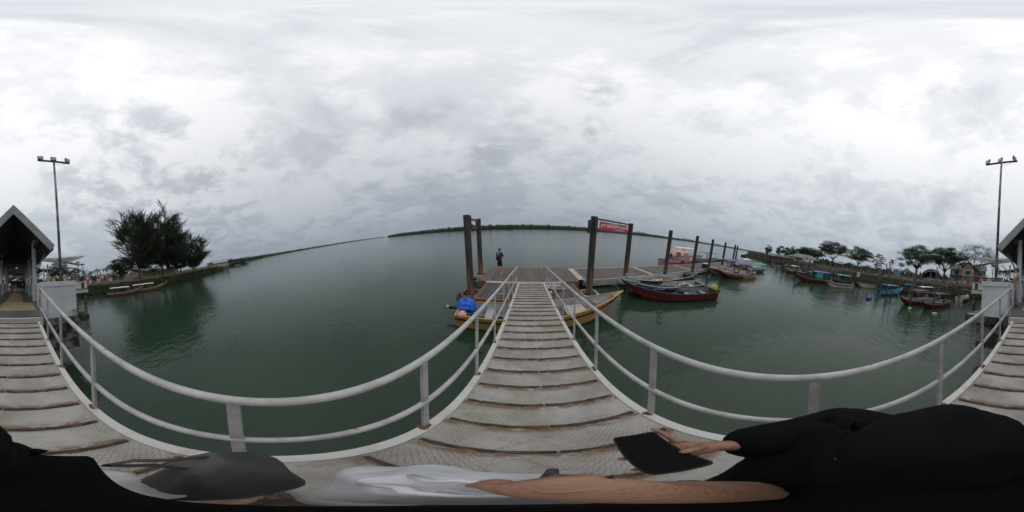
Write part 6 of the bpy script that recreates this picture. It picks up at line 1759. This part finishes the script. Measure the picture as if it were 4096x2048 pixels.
    m.ell(S(hx, .000, 1.650), (.088 * s_, .098 * s_, .082 * s_), 16, 10, lump=.12, seed=h * 9)
    m.ell(S(hx, -.040, 1.600), (.078 * s_, .058 * s_, .075 * s_), 14, 8)
    m.build('hair', hairm, t_, smooth=True)
    MB().ell(S(hx, .098, 1.600), (.013, .018, .022), 8, 6).build('nose', skin, t_, smooth=True)
    for sd in (-1, 1):
        MB().ell(S(hx + sd * .078, .01, 1.600), (.012, .022, .032), 8, 6).build('ear', skin, t_, smooth=True)
        MB().ell(S(hx + sd * .030, .088, 1.622), (.014, .008, .007), 8, 5).build('eye', M_HAIR, t_, smooth=True)
    MB().ell(S(hx, .090, 1.560), (.024, .008, .006), 8, 5).build('mouth', M_HAIR, t_, smooth=True)
    if shoes:
        for sd in (-1, 1):
            st = step * sd
            MB().ell(S(sd * (stance + .035), .05 + st, .03), (.048, .13, .035), 12, 6).build('shoe', shoes, t_, smooth=True)
    return t_
cl = lambda n, c: mat('cloth_' + n, c, tuple(x * .8 for x in c), 6, .9, .25, 25)
p = person('barefoot man in purple shirt and black shorts looking out from the pontoon', (-2.08, 11.05, HD), R(-18), cl('purple', (0.040, 0.022, 0.075)), cl('black', (0.010, 0.010, 0.010)), M_SKINP, arms=((.25, .04, 1.12, .10, .24, 1.10), (.27, .05, 1.12, .12, .26, 1.05)), stance=.10, step=.05, look=.6)
t_ = p
MB().ell((-.14, -.13, 1.02), (.10, .06, .13), 12, 8).build('sling_bag', cl('bagblack', (0.008, 0.008, 0.009)), t_, smooth=True)
MB().tube([(-.16, -.13, 1.10), (-.02, -.145, 1.26), (.10, -.10, 1.42), (.11, .0, 1.45)], .014, 6).build('bag_strap', cl('bagblack', (0.008, 0.008, 0.009)), t_)
tx = text_mesh('THE IT', .09, .22, t_, (.0, -.135, 1.30), M_LET, rot=(R(90), 0, 0), ext=.012, bold=.002)
MB().tube([(.16, .10, .95), (.22, .12, .72)], .006, 5).build('strap_end', M_LET, t_)
o = MB().ell((0, 0, .012), (.05, .03, .012), 8, 5, lump=.4).build('scrap_paper', M_LET, loc=(-1.90, 10.75, HD)); tag(o, 'scrap of white paper on the planks behind the barefoot man', 'paper')
p = person('man in beige shirt and pale trousers looking at his hands by the right white box', (1.14, -7.55, ZL), R(-78), cl('beige', (0.36, 0.25, 0.165)), cl('palegrey', (0.30, 0.31, 0.33)), M_SKINP, arms=((.22, .14, 1.16, .06, .36, 1.26), (.22, .14, 1.16, .06, .36, 1.26)), long=True, shoes=mat('brown_sandal', (0.12, 0.06, 0.04), None, 5, .7), h=1.72, step=.04)
for sd in (-1, 1):
    MB().tube([(sd * .205, .17, 1.19), (sd * .10, .32, 1.255)], [.052, .044], 10).build('arm_sleeve', cl('navysleeve', (0.012, 0.018, 0.05)), p, smooth=True)
MB().box((0, .46, 1.32), (.08, .03, .14)).build('handheld_camera', M_BLACK, p)
MB().tube([(.0, .40, 1.36), (.0, .10, 1.46)], .008, 5).build('neck_strap', M_LET, p)
blk, mar, nvy = cl('black2', (0.014, 0.014, 0.016)), cl('maroon', (0.075, 0.012, 0.02)), cl('navy', (0.012, 0.014, 0.03))
dn = ((.25, .02, 1.10, .26, .08, .86), (.25, .02, 1.10, .26, .08, .86))
for k, (x, y, rz, sh, bt, lg, lb) in enumerate([(.42, -18.9, 165, blk, cl('greyshorts', (0.20, 0.20, 0.21)), False, 'person in black shirt and grey shorts under the pavilion'), (-.20, -22.8, 190, mar, blk, True, 'person in maroon top at the left of the pavilion group'), (-.50, -23.4, 160, mar, blk, True, 'person in maroon top with dark trousers in the middle of the pavilion group'), (-.90, -23.8, 200, blk, blk, True, 'person in black at the right of the pavilion group'), (.02, -24.2, 170, nvy, blk, True, 'person in navy standing behind the pavilion group'), (1.0, -26.5, 120, nvy, blk, True, 'person in navy by the yellow cart'), (1.9, -48.5, 40, mar, nvy, True, 'person in maroon far off beyond the pavilion')]):
    person(lb, (x, y, ZL), R(rz), sh, bt, M_SKIN, dn, lg, .11, blk, 1.66 + .02 * k, .04)
t_ = thing('food_cart', 'yellow food cart standing under the pavilion', 'cart', (1.0, -22.4, ZL), R(8))
for x in (-.4, .4):
    for y in (-.25, .25): MB().box((x, y, .55), (.06, .06, 1.1)).build('leg', mat('cart_yellow', (0.45, 0.24, 0.03), None, 3, .6), t_)
for z in (.25, .62, 1.08): MB().box((0, 0, z), (.92, .60, .05)).build('shelf', mat('cart_yellow', (0.45, 0.24, 0.03)), t_)
MB().box((-.38, .0, .65), (.06, .56, .8)).build('side_panel', mat('cart_yellow', (0.45, 0.24, 0.03)), t_)
t_ = thing('parasol', 'striped red white and blue parasol beyond the pavilion', 'parasol', (.6, -46, 2.8))
MB().tube([(0, 0, 0), (0, 0, 2.4)], .03, 6).build('pole', M_STEELG, t_)
for k in range(8):
    a0, a1 = k * .785, (k + 1) * .785
    MB().slab([(0, 0, 2.6), (1.5 * math.cos(a0), 1.5 * math.sin(a0), 2.0), (1.5 * math.cos(a1), 1.5 * math.sin(a1), 2.0)], .02).build('panel', [PAINT['lifering'], M_WHITE, PAINT['c_blue'], M_WHITE][k % 4], t_)
t_ = thing('backpack', 'maroon bag standing by the wall behind the beige shirted man', 'bag', (1.48, -8.35, ZL))
MB().ell((0, 0, .19), (.14, .10, .20), 12, 8).build('body', mar, t_, smooth=True); MB().ell((0, .09, .13), (.10, .05, .10), 10, 6).build('pocket', mar, t_, smooth=True)
t_ = thing('umbrella', 'folded black umbrella lying by the feet of the beige shirted man', 'umbrella', (1.02, -6.75, ZL + .03), R(70))
MB().tube([(-.25, 0, 0), (.18, 0, .01)], [.012, .03], 8).build('canopy', M_BLACK, t_); MB().tube([(.18, 0, .01), (.28, 0, .01)], .008, 6).build('handle', M_BLACK, t_)

# the person holding the panorama camera
ph = thing('person', 'person in black at the lens holding a phone in the right hand', 'person', (0.14, -.30, 1.97))
O = V((0.14, -.30, 1.97))
def L3(x, y, z): return V((x, y, z)) - O
BLK = mat('cloth_black_knit', (0.0030, 0.0030, 0.0033), (0.0018, 0.0018, 0.0020), 9, .9, 1.0, 7, spec=.12)
J, E = [], []
def jn(p, r, r2=None):
    J.append((p, r, r2 or r)); return len(J) - 1
pel = jn(L3(.14, -.33, 2.70), .12, .09); che = jn(L3(.15, -.33, 2.95), .13, .09); nb = jn(L3(.15, -.31, 3.10), .06); nk = jn(L3(.14, -.29, 3.16), .05); hd = jn(L3(.147, -.240, 3.190), .072); h2 = jn(L3(.142, -.262, 3.27), .06)
E += [(pel, che), (che, nb), (nb, nk), (nk, hd), (hd, h2)]
rs_, re_, rw_ = L3(.32, -.30, 3.06), L3(.45, -.30, 2.90), L3(.275, -.005, 3.015)
a = jn(rs_, .055); b = jn(re_, .042); c = jn(rw_, .028, .024)
E += [(nb, a), (a, b), (b, c)]
palm_c = L3(.222, .035, 3.045); pa = jn(palm_c, .036, .018); E += [(c, pa)]
def chain(start, pts, r):
    prev = start
    for i, p_ in enumerate(pts):
        q = jn(p_, r * (1 - .13 * i)); E.append((prev, q)); prev = q
# index along the phone edge, three fingers curled beneath it, thumb over the glass
chain(pa, [L3(.232, .075, 3.062), L3(.232, .110, 3.082), L3(.226, .135, 3.094)], .0095)
chain(pa, [L3(.205, .085, 3.050), L3(.165, .098, 3.066), L3(.125, .100, 3.084)], .0095)
chain(pa, [L3(.190, .055, 3.045), L3(.145, .062, 3.060), L3(.108, .064, 3.082)], .0092)
chain(pa, [L3(.185, .020, 3.042), L3(.138, .022, 3.054), L3(.098, .020, 3.078)], .0085)
chain(pa, [L3(.235, .015, 3.075), L3(.205, .020, 3.112), L3(.176, .030, 3.122)], .0110)
# left arm raised to the camera grip
ls_, le_, lw_ = L3(-.02, -.30, 3.06), L3(.105, -.10, 2.93), L3(.035, -.035, 3.20)
a2 = jn(ls_, .055); b2 = jn(le_, .055); c2 = jn(lw_, .040, .038); p2 = jn(L3(.010, -.030, 3.262), .046, .040)
E += [(nb, a2), (a2, b2), (b2, c2), (c2, p2)]
gx, gy = .012, -.002
for q in range(4):
    z = 3.238 - q * .018
    chain(p2, [L3(gx + .030, gy + .022, z), L3(gx + .024, gy - .016, z - .002), L3(gx - .008, gy - .024, z - .004)], .0090)
chain(p2, [L3(gx - .030, gy - .010, 3.245), L3(gx - .022, gy + .012, 3.235)], .0105)
for sd in (-1, 1):
    hp = jn(L3(.14 + sd * .085, -.32, 2.62), .09); kn = jn(L3(.14 + sd * .10, -.26, 2.32), .058); an = jn(L3(.14 + sd * .11, -.30, 2.03), .040); to = jn(L3(.14 + sd * .13, -.16, 1.995), .036, .024)
    E += [(pel, hp), (hp, kn), (kn, an), (an, to)]
skinned('body', J, E, mat('skin_tanned', (0.27, 0.145, 0.095), (0.215, 0.108, 0.068), 22, .6, .25, 160, lo=.35, hi=.7, spots=((0.17, 0.08, 0.05), 60, .62, .75)), ph, 2)
jk = [(L3(.14, -.35, 2.66), .165, .12), (L3(.15, -.34, 2.85), .155, .115), (L3(.15, -.33, 3.02), .15, .11), (L3(.15, -.31, 3.11), .085, .07), (L3(.34, -.31, 3.05), .130), (L3(.49, -.33, 2.90), .128), (L3(.37, -.14, 2.955), .105), (L3(.285, -.000, 3.01), .082), (L3(-.02, -.31, 3.04), .115), (L3(.05, -.20, 2.965), .115), (L3(.095, -.125, 2.94), .10)]
skinned('jacket', [(j[0], j[1], j[2] if len(j) > 2 else j[1]) for j in jk], [(0, 1), (1, 2), (2, 3), (2, 4), (4, 5), (5, 6), (6, 7), (2, 8), (8, 9), (9, 10)], BLK, ph, 2)
MB().ell(L3(.24, -.25, 2.87), (.205, .185, .28), 40, 24, lump=.22, seed=12).build('jacket_front', BLK, ph, smooth=True)
MB().ell(L3(.150, -.252, 3.112), (.125, .125, .052), 28, 10, lump=.2, seed=9).build('scarf', BLK, ph, smooth=True)
MB().ell(L3(.130, -.265, 3.258), (.128, .138, .098), 24, 16, lump=.14, seed=2).build('hood', BLK, ph, smooth=True)
MB().ell(L3(.160, -.315, 3.095), (.19, .125, .085), 28, 12, lump=.25, seed=4).build('collar', BLK, ph, smooth=True)
MB().ell(L3(.148, -.170, 3.188), (.012, .014, .019), 8, 6).build('nose', M_SKINP, ph, smooth=True)
for sd in (-1, 1): MB().ell(L3(.146 + sd * .028, -.172, 3.207), (.013, .008, .007), 8, 5).build('eye', M_HAIR, ph, smooth=True)
MB().ell(L3(.148, -.170, 3.153), (.022, .008, .006), 8, 5).build('mouth', M_RUST, ph, smooth=True)
tr = [(L3(.14, -.33, 2.72), .150, .115), (L3(.055, -.31, 2.58), .105), (L3(.035, -.25, 2.30), .085), (L3(.025, -.29, 2.05), .072), (L3(.225, -.31, 2.58), .105), (L3(.245, -.24, 2.30), .085), (L3(.255, -.29, 2.05), .072)]
skinned('trousers', [(j[0], j[1], j[2] if len(j) > 2 else j[1]) for j in tr], [(0, 1), (1, 2), (2, 3), (0, 4), (4, 5), (5, 6)], BLK, ph, 2)
for sd in (-1, 1): MB().ell(L3(.14 + sd * .125, -.22, 2.0), (.05, .13, .035), 14, 7).build('shoe', M_BLACK, ph, smooth=True)
MB().ell(L3(.02, -.37, 2.63), (.19, .14, .10), 24, 10, lump=.25, seed=6).build('shirt_hem', cl('whiteshirt', (0.55, 0.55, 0.55)), ph, smooth=True)
# phone
phn = thing('phone', 'black phone held face up over the gangway', 'phone', (.158, .058, 3.095), rot=(R(-8), R(-10), R(-17)))
def rbox(w_, l_, t, r, n=5):
    pts = []
    for (cx, cy, a0) in ((w_ / 2 - r, l_ / 2 - r, 0), (-w_ / 2 + r, l_ / 2 - r, 90), (-w_ / 2 + r, -l_ / 2 + r, 180), (w_ / 2 - r, -l_ / 2 + r, 270)):
        for k in range(n + 1): pts.append((cx + r * math.cos(R(a0 + 90 * k / n)), cy + r * math.sin(R(a0 + 90 * k / n))))
    return pts
MB().extrude(rbox(.082, .160, 0, .012), -.0045, .0045).build('case', mat('phone_case', (0.007, 0.007, 0.008), None, 9, .5, spec=.2), phn)
MB().extrude(rbox(.075, .152, 0, .009), .0046, .0052).build('screen', mat('phone_glass', (0.002, 0.002, 0.0025), None, 9, .25, spec=.08), phn)
# camera stick, white tote and grey bag
st = thing('camera_stick', 'short dark stick carrying the panorama camera', 'stick', (0, 0, 0))
dn_ = V((.0079, -.177, -.984))
MB().tube([V((.012, .000, 3.235)), V((.030, .055, 3.02))], .007, 10).build('stick', M_STEELD, st, smooth=True)
MB().lathe([(.007, -.012), (.009, -.006), (.009, .006), (.006, .012)], 12).build('mount', M_STEELD, st).location = V((.012, .002, 3.23))
def cloth_bag(name, label, loc, rx, ry, h, m_, seed, hang):
    t_ = thing(name, label, 'bag', loc)
    m = MB(); n, k = 30, 12
    for i in range(k + 1):
        v_ = i / k
        for j in range(n):
            a = 2 * math.pi * j / n
            f = 1 + .10 * math.sin(a * 5 + seed + v_ * 3) + .16 * noise.noise(V((math.cos(a) + seed, math.sin(a), v_ * 2)))
            prof = (.35 + .65 * math.sin(min(1, v_ * 1.3) * math.pi / 2)) * (1 - max(0, v_ - .85) * 2)
            m.v.append((rx * math.cos(a) * prof * f, ry * math.sin(a) * prof * f, h * (.5 - v_)))
    m.f = [(i * n + j, (i + 1) * n + j, (i + 1) * n + (j + 1) % n, i * n + (j + 1) % n) for i in range(k) for j in range(n)]; m.f += [tuple(range(n)), tuple(k * n + n - 1 - j for j in range(n))]; m.m = [0] * len(m.f)
    m.build('body', m_, t_, smooth=True)
    hp = V(hang) - V(loc)
    for e_ in ((-.03, .03) if seed == 2 else (0,)): MB().tube([(rx * .25, e_, h * .47), V((rx * .15, e_, h * .6)).lerp(hp, .5), hp + V((.02, e_, .03)), hp + V((-.03, e_, .02)), V((-rx * .2, e_, h * .6)).lerp(hp, .4), (-rx * .25, e_, h * .47)], .008, 6).build('handle', m_, t_, smooth=True)
    return t_
cloth_bag('tote_bag', 'white cloth tote bag hanging from the raised arm at the lens', (-.075, -.035, 2.76), .145, .115, .34, cl('whitetote', (0.66, 0.66, 0.67)), 2, (-.02, -.03, 2.98))
cloth_bag('shoulder_bag', 'dark grey bag hanging at the left side of the person in black', (-.24, -.27, 2.66), .165, .10, .42, mat('grey_bag', (0.075, 0.072, 0.075), (0.05, 0.05, 0.052), 5, .8, .2), 5, (-.125, -.31, 2.98))
# ------------------------------------------------------------------ humid air
hm = bpy.data.materials.new('humid_air')
hm.use_nodes = True
ht = hm.node_tree
ht.nodes.clear()
pv_ = N(ht, 'ShaderNodeVolumePrincipled')
pv_.inputs['Color'].default_value = (0.86, 0.92, 1.0, 1)
pv_.inputs['Density'].default_value = 0.000035
pv_.inputs['Anisotropy'].default_value = 0.2
ho = N(ht, 'ShaderNodeOutputMaterial')
ht.links.new(pv_.outputs[0], ho.inputs['Volume'])
o = MB().box((0, 0, 200), (26000, 26000, 406)).build('haze', hm)
tag(o, kind='stuff')
SC.cycles.volume_bounces = 0
